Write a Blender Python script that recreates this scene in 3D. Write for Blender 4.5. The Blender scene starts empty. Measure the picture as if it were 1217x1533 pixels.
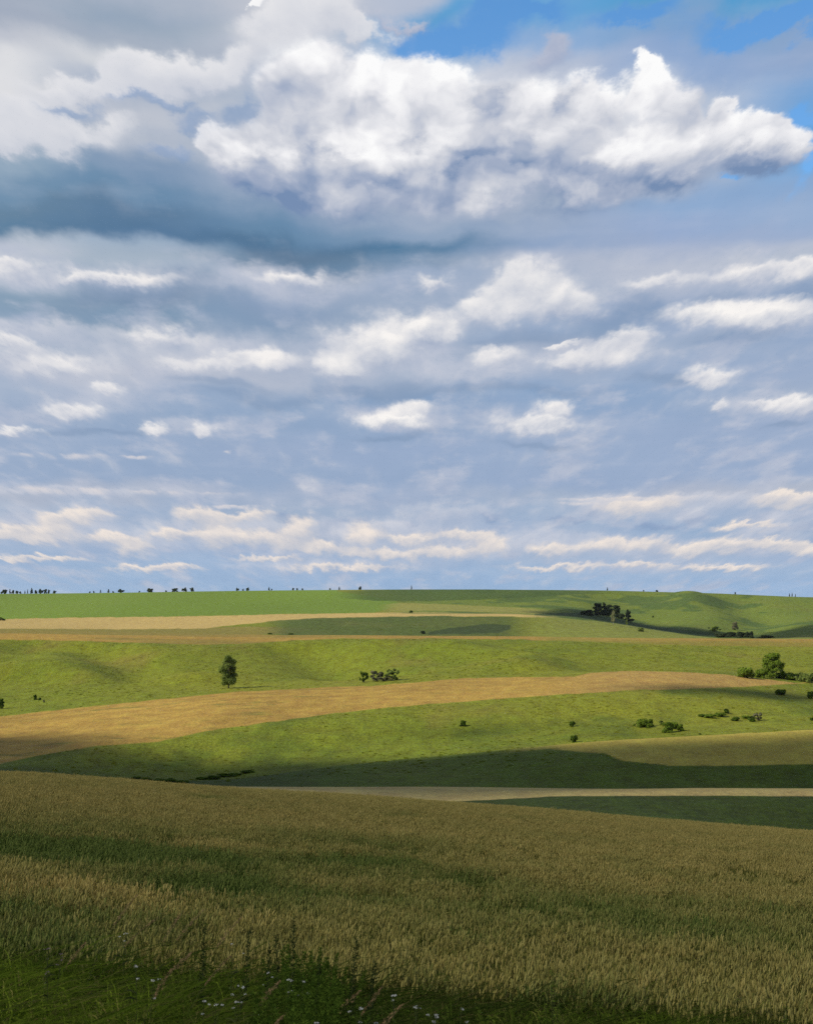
import bpy, math, random
import numpy as np
from mathutils import Vector, Matrix

random.seed(7)
rng = np.random.default_rng(11)
scene = bpy.context.scene
COL = scene.collection

# ----------------------------------------------------------------- camera
# The photograph is 1217 x 1533; a vertical field of about 40 degrees, tilted
# up by 3.6 degrees so the true horizon falls on row 900.
PW, PH, FPX, VHOR = 1217.0, 1533.0, 2106.0, 900.0
PITCH = math.atan((VHOR - PH / 2) / FPX)
cam_d = bpy.data.cameras.new("camera")
cam_d.sensor_fit = 'VERTICAL'
cam_d.sensor_height = 24.0
cam_d.lens = FPX / PH * 24.0
cam_d.clip_start, cam_d.clip_end = 0.1, 30000.0
cam_d.dof.use_dof = True
cam_d.dof.focus_distance = 160.0
cam_d.dof.aperture_fstop = 3.2
cam = bpy.data.objects.new("camera", cam_d)
cam.rotation_euler = (math.pi / 2 + PITCH, 0, 0)
COL.objects.link(cam)
scene.camera = cam


def px_dir(px, v):
    """unit-depth direction (x/y, z/y) of a point of the photograph"""
    a, b = (px - PW / 2) / FPX, (PH / 2 - v) / FPX
    den = math.cos(PITCH) - b * math.sin(PITCH)
    return a / den, (math.sin(PITCH) + b * math.cos(PITCH)) / den


def lin(c):
    return tuple((x / 255 / 12.92) if x / 255 <= 0.04045 else ((x / 255 + 0.055) / 1.055) ** 2.4 for x in c)


# ----------------------------------------------------------------- node helper
class G:
    """small wrapper that builds shader node graphs from expressions"""

    def __init__(self, tree):
        self.t = tree

    def node(self, typ, **kw):
        n = self.t.nodes.new(typ)
        for k, v in kw.items():
            setattr(n, k, v)
        return n

    def put(self, sock, v):
        if isinstance(v, bpy.types.NodeSocket):
            self.t.links.new(v, sock)
        else:
            sock.default_value = v

    def m(self, op, a, b=None, c=None, clamp=False):
        n = self.node('ShaderNodeMath', operation=op, use_clamp=clamp)
        for i, x in enumerate((a, b, c)):
            if x is not None:
                self.put(n.inputs[i], x)
        return n.outputs[0]

    def vm(self, op, a, b=None, c=None, out=0):
        n = self.node('ShaderNodeVectorMath', operation=op)
        for i, x in enumerate((a, b, c)):
            if x is not None:
                if op == 'SCALE' and i == 1:
                    self.put(n.inputs['Scale'], x)
                else:
                    self.put(n.inputs[i], x)
        return n.outputs[out]

    def add(self, a, b): return self.m('ADD', a, b)
    def sub(self, a, b): return self.m('SUBTRACT', a, b)
    def mul(self, a, b): return self.m('MULTIPLY', a, b)

    def comb(self, x, y, z=0.0):
        n = self.node('ShaderNodeCombineXYZ')
        for i, v in enumerate((x, y, z)):
            self.put(n.inputs[i], v)
        return n.outputs[0]

    def sep(self, v):
        n = self.node('ShaderNodeSeparateXYZ')
        self.put(n.inputs[0], v)
        return n.outputs

    def noise(self, vec, scale, detail=4.0, rough=0.5, out='Fac', lac=2.0, dist=0.0):
        n = self.node('ShaderNodeTexNoise')
        self.put(n.inputs['Vector'], vec)
        self.put(n.inputs['Scale'], scale)
        n.inputs['Detail'].default_value = detail
        n.inputs['Roughness'].default_value = rough
        n.inputs['Lacunarity'].default_value = lac
        n.inputs['Distortion'].default_value = dist
        if out == 'Fac':
            return n.outputs[0]
        c = self.node('ShaderNodeSeparateColor')
        self.put(c.inputs[0], n.outputs[1])
        return self.comb(c.outputs[0], c.outputs[1], c.outputs[2])

    def ss(self, x, a, b, lo=0.0, hi=1.0, kind='SMOOTHSTEP'):
        n = self.node('ShaderNodeMapRange', interpolation_type=kind)
        for i, v in enumerate((x, a, b, lo, hi)):
            self.put(n.inputs[i], v)
        return n.outputs[0]

    def mix(self, f, a, b, mode='MIX'):
        n = self.node('ShaderNodeMix', data_type='RGBA', blend_type=mode)
        self.put(n.inputs['Factor'], f)
        for s, v in ((n.inputs[6], a), (n.inputs[7], b)):
            if isinstance(v, tuple) and len(v) == 3:
                v = v + (1.0,)
            self.put(s, v)
        return n.outputs[2]

    def ramp(self, f, stops, interp='LINEAR'):
        n = self.node('ShaderNodeValToRGB')
        r = n.color_ramp
        r.interpolation = interp
        while len(r.elements) < len(stops):
            r.elements.new(0.5)
        for e, (p, c) in zip(r.elements, stops):
            e.position = p
            e.color = c if len(c) == 4 else tuple(c) + (1.0,)
        self.put(n.inputs[0], f)
        return n.outputs

# ----------------------------------------------------------------- sun and sky
SUN_AZ = math.radians(-108.0)      # from +Y (view direction), negative = to the left
SUN_EL = math.radians(36.0)
SUN_DIR = Vector((math.sin(SUN_AZ) * math.cos(SUN_EL), math.cos(SUN_AZ) * math.cos(SUN_EL), math.sin(SUN_EL)))
sun_d = bpy.data.lights.new("sun", 'SUN')
sun_d.energy = 5.0
sun_d.angle = math.radians(0.9)
sun_d.color = (1.0, 0.93, 0.80)
sun = bpy.data.objects.new("sun", sun_d)
sun.rotation_euler = (-SUN_DIR).to_track_quat('-Z', 'Y').to_euler()
sun.location = (-60, -20, 50)
COL.objects.link(sun)

world = bpy.data.worlds.new("World")
scene.world = world
world.use_nodes = True
wt = world.node_tree
wt.nodes.clear()
g = G(wt)

geo = g.node('ShaderNodeTexCoord').outputs['Generated']      # the direction looked at
X, Y, Z = g.sep(geo)
SKY_U = 21.06                                                # one sky unit = 1/21.06 rad
az = g.m('ARCTAN2', X, Y)
el = g.m('ARCSINE', Z)
P0 = g.comb(g.mul(az, SKY_U), g.mul(el, SKY_U), 0.0)


def sk(px, v):
    """sky units (azimuth, elevation) of a point of the photograph"""
    u, w = px_dir(px, v)
    return math.atan(u) * SKY_U, math.atan(w / math.sqrt(1 + u * u)) * SKY_U


# clouds get smaller towards the horizon: a conformal map of the sky for the noises
px_, py_, _ = g.sep(P0)
yy = g.m('MAXIMUM', g.add(py_, 2.6), 0.4)
lnp = g.m('LOGARITHM', yy, math.e)
NP = g.comb(g.m('DIVIDE', px_, yy), g.mul(lnp, 1.25), 0.0)
scale_here = yy


def warp(P, k, amt, detail, rough=0.55, flat=1.0):
    w = g.vm('SUBTRACT', g.noise(NP, k, detail, rough, out='Color'), (0.5, 0.5, 0.5))
    w = g.vm('MULTIPLY', g.vm('SCALE', w, g.mul(scale_here, amt)), (1.0, flat, 1.0))
    return g.vm('ADD', P, w)


P1 = warp(P0, 7.0, 0.17, 7, 0.60)      # cumulus outlines
P3 = warp(P0, 13.0, 0.115, 6, 0.60, 0.75)    # the small far ones
P5 = warp(P0, 13.0, 0.13, 6, 0.62, 0.8)   # flat banks by the horizon
P4 = warp(P0, 16.0, 0.022, 5, 0.6)     # thin streaks
P2 = warp(P0, 3.4, 0.20, 6, 0.52)      # soft stratus

SKY_STRENGTH = 0.10
# --- soft layer: columns of tone against elevation, blended across azimuth
V_ROWS = [0, 40, 80, 120, 160, 200, 240, 280, 320, 350, 375, 400, 430, 460, 490, 520, 560, 600, 640, 680, 720, 745, 770, 800, 830, 855, 885, 905]
x_, y_, d_ = (168, 178, 194), (140, 164, 196), (98, 134, 166)
TONES = {
    0:    ['b3b8c5','a5afbf','a3adbe','bcc1cc','dedfe2','e0e0e2','c4c9d1','8fa6bb','7291ad','67859f','61829f','c0c8d3','a9b7ca','7d9bb6','7c9ab8','90a8c3','b1bacd','9fb1cb','93a9c8','92a9c9','90a8c9','a9b4c9','a0b3cd','9db2d0','97b0d0','93b0d3','92b2d6','92b2d6'],
    210:  ['a7b2c3','98a8bb','a5b0c0','d3d6db','a9b4c6','bcc2ce','b0b9c8','8299b5','6b8cab','5e7d9c','577898','9fb1c4','9db0c4','6b86a4','7293b2','a6b4c8','b7bdcc','93a9c8','88a3c5','8fa7c8','8ca5c7','a6b3ca','96adcc','95afcf','92add0','91b0d3','90b1d6','90b1d6'],
    420:  ['c6c9d2','c6cad3','b4bccb','a5b2c8','b3bdcc','c3c8d2','b6bfcd','a1b0c5','8199b5','688aa9','547696','567d9f','98a9c3','8aa1be','7b98b9','9aacc6','acb7cc','8aa5c7','88a3c6','90a7c9','8da6c8','9caeca','96acc9','a3b3cc','94afd2','8faed3','8eb0d6','8eb0d6'],
    620:  ['b3bdd0','5f9fd0','8fb0d4','dfe1e6','dddee4','d6d8df','ccd0d9','bfc5d1','a6b3c7','8fa4be','557d9f','6a8cae','8fa5c4','91a6c3','8ea5c2','9badc7','9fb0c9','7d9cc2','86a2c6','8fa7ca','8da6c9','9aadcb','95accb','a0b2ce','98b1d2','8eaed3','8cafd6','8cafd6'],
    820:  ['6fa6d6','6ba5d6','8bacd4','b6c0d3','d9dce3','d3d6de','ccd0d9','bac2cf','a6b3c6','9aabc5','94a8c6','a6b3cb','9fb0c9','8ea6c6','8aa4c6','9dadc7','93a9c8','7c9ec6','8fa7c9','90a8ca','8fa7ca','9cafca','8faacb','98afcf','9cb3d1','90b0d4','8cb0d7','8cb0d7'],
    1010: ['3d95cc','4f9bcd','7fa3cb','8fa9cf','b9c4d6','cfd3dd','c3c9d5','b1bacb','8fabcf','97acce','9fafcc','b4bdd0','a6b3cb','88a1c5','8aa3c6','98acc9','92a9ca','86a3c8','8fa7ca','90a8cb','8fa7ca','acb6cb','90abcd','8caacd','a2b5d0','93b1d4','8cb0d8','8cb0d8'],
    1217: ['2e8dc8','5b9dcf','8ba6ca','93a9cb','7ba4d2','6fa4d8','62a3dc','6aa5da','8caad0','99b0d0','a0b2d0','aebacd','8fa5c4','809cc1','7d9bc2','8ca5c8','93a9ca','9baeca','94a9ca','92a9cb','90a8cb','adb7ca','92aacb','8aa7cb','95aed0','93b1d4','8db1d9','8db1d9'],
}
el_lo, el_hi = sk(608, 905)[1], sk(608, 0)[1]
p2x, p2y, _ = g.sep(P2)
fac = g.ss(p2y, el_lo, el_hi, 0.0, 1.0, 'LINEAR')
cols = sorted(TONES)
base = None
for i, c in enumerate(cols):
    st = []
    for v, h in zip(V_ROWS, TONES[c]):
        e = sk(608, v)[1]
        st.append(((e - el_lo) / (el_hi - el_lo), lin(tuple(int(h[k:k + 2], 16) for k in (0, 2, 4)))))
    r = g.ramp(fac, sorted(st), 'EASE')[0]
    if base is None:
        base = r
    else:
        f = g.ss(p2x, sk(cols[i - 1], 300)[0], sk(c, 300)[0])
        base = g.mix(f, base, r)

# streaks: thin stratus drawn out along the horizon
SP = g.comb(g.m('DIVIDE', px_, yy), g.mul(lnp, 6.5), 3.3)
streak = g.noise(SP, 3.2, 6, 0.55)
mott = g.noise(NP, 9.0, 7, 0.6)
tone = g.add(g.mul(g.sub(streak, 0.5), 0.32), g.mul(g.sub(mott, 0.5), 0.26))
base = g.mix(g.m('MULTIPLY', tone, 1.3, clamp=True), base, lin((214, 217, 228)))
base = g.mix(g.m('MULTIPLY', tone, -1.5, clamp=True), base, lin((108, 142, 184)))

# clear blue gaps: the Nishita sky itself shows there
sky_tex = g.node('ShaderNodeTexSky', sky_type='NISHITA', sun_disc=False)
sky_tex.sun_elevation = SUN_EL
sky_tex.sun_rotation = SUN_AZ
sky_tex.air_density, sky_tex.dust_density, sky_tex.ozone_density = 1.0, 0.3, 2.0
hsv = g.node('ShaderNodeHueSaturation')
hsv.inputs['Saturation'].default_value = 1.28
hsv.inputs['Value'].default_value = 1.9 * SKY_STRENGTH
wt.links.new(sky_tex.outputs[0], hsv.inputs['Color'])
nishita = hsv.outputs[0]


TIE = [None]      # makes each ellipse wait for the one before (keeps the shader's working memory small)


def blobs(P, lst, tilt=(-0.35, 0.95)):
    """soft union of ellipses (photo centre and radii): returns (field, lit side)"""
    acc = None
    for (cx, cy, rx, ry) in lst:
        x, y = sk(cx, cy)
        ax, ay = 100.0 / rx, 100.0 / ry
        Q = P if TIE[0] is None else g.vm('MULTIPLY_ADD', TIE[0], (1e-9, 1e-9, 1e-9), P)
        d = g.vm('MULTIPLY_ADD', Q, (ax, ay, 0.0), (-x * ax, -y * ay, 0.0))
        f = g.m('SUBTRACT', 1.25, g.vm('LENGTH', d, out=1), clamp=True)
        f = g.mul(f, f)
        t = g.vm('DOT_PRODUCT', d, (tilt[0], tilt[1], 0), out=1)
        c = g.comb(f, g.mul(f, t), 0.0)
        acc = c if acc is None else g.vm('ADD', acc, c)
        TIE[0] = acc
    sw, st, _ = g.sep(acc)
    return sw, g.m('DIVIDE', st, g.add(sw, 0.02))


gap, _ = blobs(P1, [(700, 45, 110, 35), (780, 12, 110, 26), (620, 45, 40, 30), (1130, 35, 130, 30), (1205, 30, 60, 30), (950, 25, 90, 20),
                    (1200, 165, 40, 22), (1195, 245, 24, 50), (1095, 262, 20, 12), (660, 72, 60, 22)])
gapf = g.mul(g.ss(gap, 0.0, 0.85), 0.95)
base = g.mix(gapf, base, nishita)

# --- billows: cauliflower relief lit from the upper left
def billow(vec, sc=6.0, det=3.0, nsc=9.0, ndet=6, smooth=0.6):
    n = g.node('ShaderNodeTexVoronoi', feature='SMOOTH_F1', voronoi_dimensions='2D', normalize=True)
    g.put(n.inputs['Vector'], vec)
    n.inputs['Scale'].default_value = sc
    n.inputs['Detail'].default_value = det
    n.inputs['Roughness'].default_value = 0.5
    n.inputs['Lacunarity'].default_value = 2.3
    n.inputs['Smoothness'].default_value = smooth
    return g.add(g.mul(n.outputs['Distance'], -1.0), g.mul(g.noise(vec, nsc, ndet, 0.55), 0.8))


NW = g.vm('ADD', NP, g.vm('SCALE', g.vm('SUBTRACT', g.noise(NP, 6.0, 4, 0.6, out='Color'), (0.5, 0.5, 0.5)), 0.14))
b0 = billow(NW)
b1 = billow(g.vm('ADD', NW, (-0.022, 0.030, 0.0)))
relief = g.m('MULTIPLY', g.sub(b0, b1), 1.0)                # >0 faces the sun
c0 = billow(NW, 4.2, 1.0, 4.5, 3, 0.9)
c1 = billow(g.vm('ADD', NW, (-0.045, 0.060, 0.0)), 4.2, 1.0, 4.5, 3, 0.9)
swell = g.sub(c0, c1)                                       # the same for the broad swellings
fold = g.sub(b0, 0.0)

MAIN = [(520, 125, 140, 72), (430, 200, 90, 70), (640, 145, 110, 66), (740, 175, 110, 74), (600, 215, 180, 90), (845, 185, 90, 70),
        (915, 165, 66, 50), (968, 105, 26, 40), (985, 125, 40, 40), (1010, 150, 50, 50), (1070, 152, 22, 34), (1055, 190, 60, 40), (1130, 190, 60, 42), (1170, 215, 40, 40), (1010, 235, 160, 60),
        (1140, 240, 60, 40), (720, 275, 190, 66), (570, 300, 130, 60), (890, 275, 150, 55), (340, 215, 50, 36), (370, 260, 70, 50), (480, 280, 110, 60)]
LEFT = [(150, 135, 170, 34), (300, 105, 120, 40), (420, 65, 100, 56), (500, 25, 90, 46), (50, 175, 100, 40), (100, 205, 140, 38), (235, 110, 100, 34), (30, 225, 120, 30), (560, 40, 50, 26)]
SNOW = [(392, 8, 30, 16), (1010, 2, 10, 6), (512, 2, 20, 6)]
GREY = [(830, 70, 46, 32), (800, 92, 50, 26), (610, 20, 40, 22)]
FOLDS = [(430, 262, 110, 56), (490, 235, 80, 34), (700, 238, 120, 24), (790, 215, 46, 50), (835, 150, 30, 48), (890, 250, 110, 34),
         (1010, 268, 160, 30), (850, 308, 180, 30), (1120, 240, 80, 30), (600, 200, 80, 26), (690, 345, 110, 40), (350, 275, 110, 50), (740, 135, 40, 44), (560, 345, 150, 26), (560, 270, 120, 30)]
CUMULI = [(800, 425, 90, 48), (735, 470, 76, 40), (850, 465, 76, 40), (1060, 475, 76, 24), (1150, 478, 96, 30), (985, 425, 70, 20), (1120, 415, 110, 20), (1200, 410, 40, 24),
          (565, 530, 100, 48), (640, 502, 64, 34), (500, 553, 60, 30), (740, 545, 66, 26), (860, 550, 60, 20), (930, 532, 64, 26), (950, 510, 50, 20), (840, 519, 36, 8),
          (360, 548, 90, 22), (420, 540, 50, 24), (250, 510, 80, 26), (270, 545, 60, 18), (80, 550, 110, 28), (30, 520, 60, 20), (160, 588, 34, 18), (112, 620, 60, 20), (25, 405, 70, 20),
          (150, 425, 150, 14), (305, 645, 34, 14), (232, 647, 36, 12), (20, 650, 50, 12), (590, 630, 84, 20), (622, 614, 48, 18), (805, 641, 90, 18), (835, 622, 40, 22),
          (1195, 610, 50, 24), (1078, 610, 26, 15), (1150, 605, 40, 16), (1060, 570, 60, 20), (440, 425, 70, 16), (650, 425, 40, 16), (830, 360, 40, 18), (910, 350, 50, 20)]
STREAKS = [(80, 684, 90, 8), (205, 684, 36, 5), (40, 736, 90, 12), (130, 737, 60, 9), (250, 739, 150, 6), (910, 748, 120, 5), (1050, 747, 130, 8), (1190, 748, 70, 9), (345, 677, 14, 5), (350, 760, 120, 6), (870, 755, 60, 5)]
ROWS = [(85, 797, 56, 24), (125, 775, 80, 12), (200, 824, 46, 16), (300, 770, 50, 14), (345, 776, 110, 12), (325, 808, 56, 24), (390, 810, 90, 16), (450, 798, 40, 28), (470, 822, 90, 10),
        (545, 806, 40, 20), (560, 832, 110, 10), (665, 829, 110, 13), (735, 817, 46, 18), (825, 829, 56, 12), (930, 819, 110, 12), (1030, 826, 60, 11), (1085, 821, 80, 14), (1155, 817, 60, 10),
        (935, 768, 66, 18), (985, 757, 70, 14), (1180, 758, 76, 14), (1190, 748, 80, 10), (960, 846, 90, 7), (30, 808, 90, 9), (240, 853, 120, 8), (15, 800, 60, 12), (840, 851, 120, 7), (520, 851, 140, 8),
        (610, 808, 60, 10), (690, 803, 60, 10), (260, 802, 60, 10), (160, 808, 60, 10), (1120, 790, 90, 9), (1200, 826, 60, 12), (1080, 852, 120, 7), (60, 838, 110, 8), (400, 838, 100, 7)]
DARK = [(900, 480, 70, 26), (960, 465, 60, 26), (430, 775, 46, 7), (525, 781, 56, 7), (1035, 776, 30, 12), (985, 792, 58, 9), (850, 780, 46, 8), (1190, 792, 60, 12), (735, 775, 22, 16),
        (215, 152, 70, 18), (110, 168, 80, 20), (265, 160, 40, 16), (250, 235, 50, 22), (365, 170, 44, 34), (300, 185, 60, 22), (955, 458, 52, 18), (1110, 512, 90, 10), (1190, 440, 36, 14), (620, 785, 18, 4)]


def paint(base, lst, soft, bright, shade, rel, hi=1.0, lo=-0.9, pw=P1, op=1.0, fl=0.25, fade=1.0, torn=False, tilt=(-0.12, 1.0), base_cut=-1.0):
    f, t = blobs(pw, lst, tilt)
    f = g.add(f, g.mul(g.sub(b0, 0.05), fl))
    a = g.mul(g.mul(g.ss(f, soft[0], g.ss(t, -0.6, 0.4, soft[1] * 1.7, soft[1] * 0.62)), op), g.ss(t, base_cut, 0.05 if base_cut <= -1 else base_cut + 0.45, fade, 1.0))
    if torn:
        a = g.mul(a, g.ss(g.noise(g.vm('MULTIPLY', NP, (1.0, 0.6, 1.0)), 9.0, 5, 0.6), 0.40, 0.62))
    l = g.add(g.ss(t, lo, hi, 0.0, 1.0, 'LINEAR'), g.add(g.mul(relief, rel * 0.6), g.mul(swell, rel * 0.4)))
    # thin edges glow, thick undersides are grey
    l = g.m('MINIMUM', g.m('MAXIMUM', l, 0.0), 1.0)
    return g.mix(a, base, g.mix(l, shade, bright))


tie_shared = TIE[0]
DARK_UP = [d for d in DARK if d[1] < 380]
DARK_LOW = [d for d in DARK if d[1] > 380]
upper = paint(base, GREY, (0.0, 1.3), lin((196, 200, 214)), lin((140, 158, 192)), 0.6)
upper = paint(upper, LEFT, (0.05, 0.9), lin((238, 237, 238)), lin((190, 196, 210)), 0.5, op=0.95)
upper = paint(upper, SNOW, (0.2, 0.5), lin((250, 250, 250)), lin((240, 240, 242)), 0.2)
# the big one: lit by how high in the cloud, with darker folds
f, t = blobs(P1, MAIN)
f = g.add(f, g.mul(g.sub(b0, 0.05), 0.3))
a_main = g.mul(g.ss(f, 0.06, g.ss(t, -0.7, 0.35, 1.5, 0.42)), g.ss(p2y, sk(608, 400)[1], sk(608, 310)[1]))
hgt = g.ss(p2y, sk(608, 370)[1], sk(608, 150)[1], 0.34, 1.0)
fo, _ = blobs(P1, FOLDS)
l = g.add(g.mul(hgt, 0.80), g.add(g.mul(t, 0.22), g.add(g.mul(relief, 0.8), g.mul(swell, 1.1))))
l = g.sub(l, g.mul(g.ss(g.add(fo, g.mul(g.sub(c0, 0.05), 0.5)), 0.0, 1.7), 0.46))
l = g.m('MINIMUM', g.m('MAXIMUM', l, 0.0), 1.0)
main_c = g.ramp(l, [(0.0, lin((118, 142, 178))), (0.32, lin((166, 177, 199))), (0.60, lin((207, 210, 219))), (0.84, lin((238, 238, 241))), (1.0, lin((252, 252, 252)))])[0]
upper = g.mix(a_main, upper, main_c)
upper = paint(upper, DARK_UP, (0.0, 1.3), lin((158, 176, 206)), lin((108, 142, 182)), 0.9, op=0.75, fl=0.35)
TIE[0] = tie_shared
lower = paint(base, DARK_LOW, (0.1, 0.9), lin((140, 163, 200)), lin((104, 142, 186)), 0.4, op=0.7, pw=P3)
# fields of thin broken cloud between the larger heaps
fld = g.noise(g.vm('MULTIPLY', NP, (0.62, 1.0, 1.0)), 7.5, 7, 0.58)
fa = g.mul(g.ss(fld, 0.48, 0.66), 0.7)
fl_ = g.m('ADD', 0.45, g.mul(relief, 1.0), clamp=True)
lower = g.mix(fa, lower, g.mix(fl_, lin((150, 168, 200)), lin((214, 214, 222))))
BASES = [(835, 505, 110, 14), (770, 505, 80, 8), (560, 583, 120, 9), (720, 592, 280, 8), (1110, 514, 120, 13), (960, 455, 60, 24), (900, 480, 60, 26), (1190, 435, 50, 22), (390, 600, 160, 12), (330, 575, 120, 8),
         (200, 455, 180, 22), (420, 470, 130, 20), (60, 500, 140, 10), (600, 655, 90, 5), (800, 668, 90, 5), (620, 570, 60, 10), (1090, 445, 70, 12), (1000, 570, 120, 8), (150, 655, 160, 6), (1180, 640, 60, 6)]
lower = paint(lower, [(x_, y_, rx, ry * 1.9) for (x_, y_, rx, ry) in BASES], (0.0, 1.3), lin((132, 157, 192)), lin((104, 138, 176)), 0.5, op=0.62, pw=P2, fl=0.5)
# wide pale banks that the bright heaps sit in
BANKS = [(270, 540, 280, 56), (80, 560, 150, 44), (570, 530, 190, 66), (800, 450, 165, 86), (1090, 425, 170, 44), (1110, 487, 160, 40), (880, 540, 180, 36), (150, 605, 120, 42),
         (600, 628, 130, 32), (800, 640, 140, 32), (1140, 608, 140, 34), (100, 425, 210, 32), (420, 430, 170, 32), (60, 505, 170, 32), (90, 790, 140, 42), (380, 800, 190, 44),
         (650, 828, 180, 24), (980, 770, 210, 38), (1000, 825, 280, 26), (100, 738, 210, 12), (1050, 752, 270, 15), (700, 560, 200, 30), (300, 640, 120, 22), (600, 800, 160, 30), (200, 815, 170, 34), (830, 815, 160, 30), (1170, 800, 100, 34), (500, 850, 260, 16), (1000, 852, 240, 16), (700, 770, 120, 22)]
lower = paint(lower, BANKS, (0.0, 1.35), lin((214, 215, 224)), lin((154, 171, 200)), 1.2, op=0.66, pw=P3, fl=0.9, lo=-0.9, hi=0.9, fade=0.6)
big = [(x_, y_, rx * 1.05, ry * 1.18) for (x_, y_, rx, ry) in CUMULI]
lower = paint(lower, big, (0.05, 1.15), lin((247, 243, 240)), lin((150, 166, 196)), 1.2, op=0.95, pw=P3, fade=0.3, fl=0.75, lo=-0.7, hi=0.75)
HERO = [(785, 428, 88, 42), (735, 468, 74, 34), (845, 462, 66, 40), (565, 530, 92, 40), (640, 500, 54, 28), (500, 555, 54, 24), (1060, 480, 70, 22), (1150, 482, 80, 24), (590, 630, 70, 16), (815, 638, 66, 18)]
lower = paint(lower, HERO, (0.08, 0.8), lin((250, 246, 242)), lin((160, 174, 200)), 1.3, op=0.95, pw=P3, fade=0.1, fl=0.45, lo=-0.7, hi=0.75, base_cut=-0.9)
lower = paint(lower, [(x_, y_, rx * 0.9, ry * (1.45 if ry > 9 else 1.1)) for (x_, y_, rx, ry) in ROWS], (0.05, 1.1), lin((244, 230, 217)), lin((166, 180, 204)), 1.0, op=0.92, pw=P5, fade=0.0, fl=0.7, lo=-0.6, hi=0.6, base_cut=-0.75)
lower = paint(lower, STREAKS, (0.1, 1.1), lin((234, 224, 220)), lin((190, 196, 212)), 0.3, op=0.8, pw=P4, fl=0.5, torn=True)

# the rest of the sky dome, out of the picture: broken cloud of the same tones
out_n = g.ss(g.noise(geo, 3.0, 5, 0.55), 0.36, 0.66)
rest = g.mix(out_n, lin((104, 122, 150)), lin((184, 190, 200)))
inview = g.m('MULTIPLY', g.ss(g.m('ABSOLUTE', az), 0.42, 0.58, 1.0, 0.0), g.ss(el, 0.44, 0.58, 1.0, 0.0))
rest = g.mix(g.ss(el, -0.10, -0.02, 1.0, 0.0), rest, lin((120, 135, 110)))


def background(c):
    n = g.node('ShaderNodeBackground')
    g.put(n.inputs['Color'], g.mix(1.0, c, (1.0 / SKY_STRENGTH,) * 3, 'MULTIPLY'))
    n.inputs['Strength'].default_value = SKY_STRENGTH
    return n.outputs[0]


def mix_shader(fac, a, b):
    n = g.node('ShaderNodeMixShader')
    for i, v in enumerate((fac, a, b)):
        g.put(n.inputs[i], v)
    return n.outputs[0]


split = g.ss(el, sk(608, 392)[1] / SKY_U, sk(608, 368)[1] / SKY_U)
sat = g.node('ShaderNodeHueSaturation')
sat.inputs['Saturation'].default_value = 0.86
wt.links.new(lower, sat.inputs['Color'])
lower = sat.outputs[0]
front = mix_shader(split, background(lower), background(upper))
wo = g.node('ShaderNodeOutputWorld')
wt.links.new(mix_shader(inview, background(rest), front), wo.inputs['Surface'])
world.cycles.sampling_method = 'MANUAL'
world.cycles.sample_map_resolution = 512

# ----------------------------------------------------------------- output
scene.view_settings.view_transform = 'Standard'
scene.view_settings.look = 'None'
scene.view_settings.exposure = 0.0
scene.view_settings.gamma = 1.0

# ----------------------------------------------------------------- terrain
PI = math.pi
VEIL_LO, VEIL_HI = 0.29, 0.45      # how much each face of the thin stratus stops


def pchip(x, y, xi):
    """monotone cubic through (x, y)"""
    x, y, xi = map(lambda a: np.asarray(a, float), (x, y, xi))
    h = np.diff(x)
    d = np.diff(y) / h
    m = np.zeros_like(y)
    m[0], m[-1] = d[0], d[-1]
    for k in range(1, len(x) - 1):
        if d[k - 1] * d[k] > 0:
            w1, w2 = 2 * h[k] + h[k - 1], h[k] + 2 * h[k - 1]
            m[k] = (w1 + w2) / (w1 / d[k - 1] + w2 / d[k])
    i = np.clip(np.searchsorted(x, xi) - 1, 0, len(x) - 2)
    t = np.clip((xi - x[i]) / h[i], 0, 1)
    return ((2 * t**3 - 3 * t**2 + 1) * y[i] + (t**3 - 2 * t**2 + t) * h[i] * m[i]
            + (-2 * t**3 + 3 * t**2) * y[i + 1] + (t**3 - t**2) * h[i] * m[i + 1])


def v2w(v):
    b = (PH / 2 - np.asarray(v, float)) / FPX
    return (math.sin(PITCH) + b * math.cos(PITCH)) / (math.cos(PITCH) - b * math.sin(PITCH))


def w2v(w):
    # inverse of v2w
    c, s = math.cos(PITCH), math.sin(PITCH)
    b = (w * c - s) / (c + w * s)
    return PH / 2 - FPX * b


def x2px(x, y, z):
    c, s = math.cos(PITCH), math.sin(PITCH)
    return PW / 2 + FPX * x / (y * c + z * s)


CPX = [-260, 0, 170, 330, 480, 640, 780, 900, 1000, 1060, 1130, 1217, 1480]
NC = len(CPX)


def at(pts):
    """expand {px: value} to all control columns"""
    k = sorted(pts)
    return pchip(k, [pts[i] for i in k], CPX) if len(k) > 1 else np.full(NC, pts[k[0]], float)


feat = []          # (y[NC], z[NC])


def fz(y, z):
    feat.append((at(y) if isinstance(y, dict) else np.full(NC, float(y)), at(z) if isinstance(z, dict) else np.full(NC, float(z))))


def fv(y, v, drop=0.0):
    yy_ = at(y) if isinstance(y, dict) else np.full(NC, float(y))
    vv_ = at(v) if isinstance(v, dict) else np.full(NC, float(v))
    feat.append((yy_, v2w(vv_) * yy_ - drop))


fz(-60, -2.7)
fz(1.5, -2.45)
fz(9.0, {0: -3.45, 640: -3.7, 1217: -3.95})
WHEAT_H = 0.86
Y_W = 17.0                    # the wheat begins here
fv(Y_W, {0: 1402, 330: 1428, 640: 1452, 1217: 1497}, WHEAT_H)
CREST = {0: 1160, 170: 1169, 330: 1180, 480: 1189, 640: 1200, 780: 1211, 900: 1222, 1060: 1236, 1217: 1249}
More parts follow.
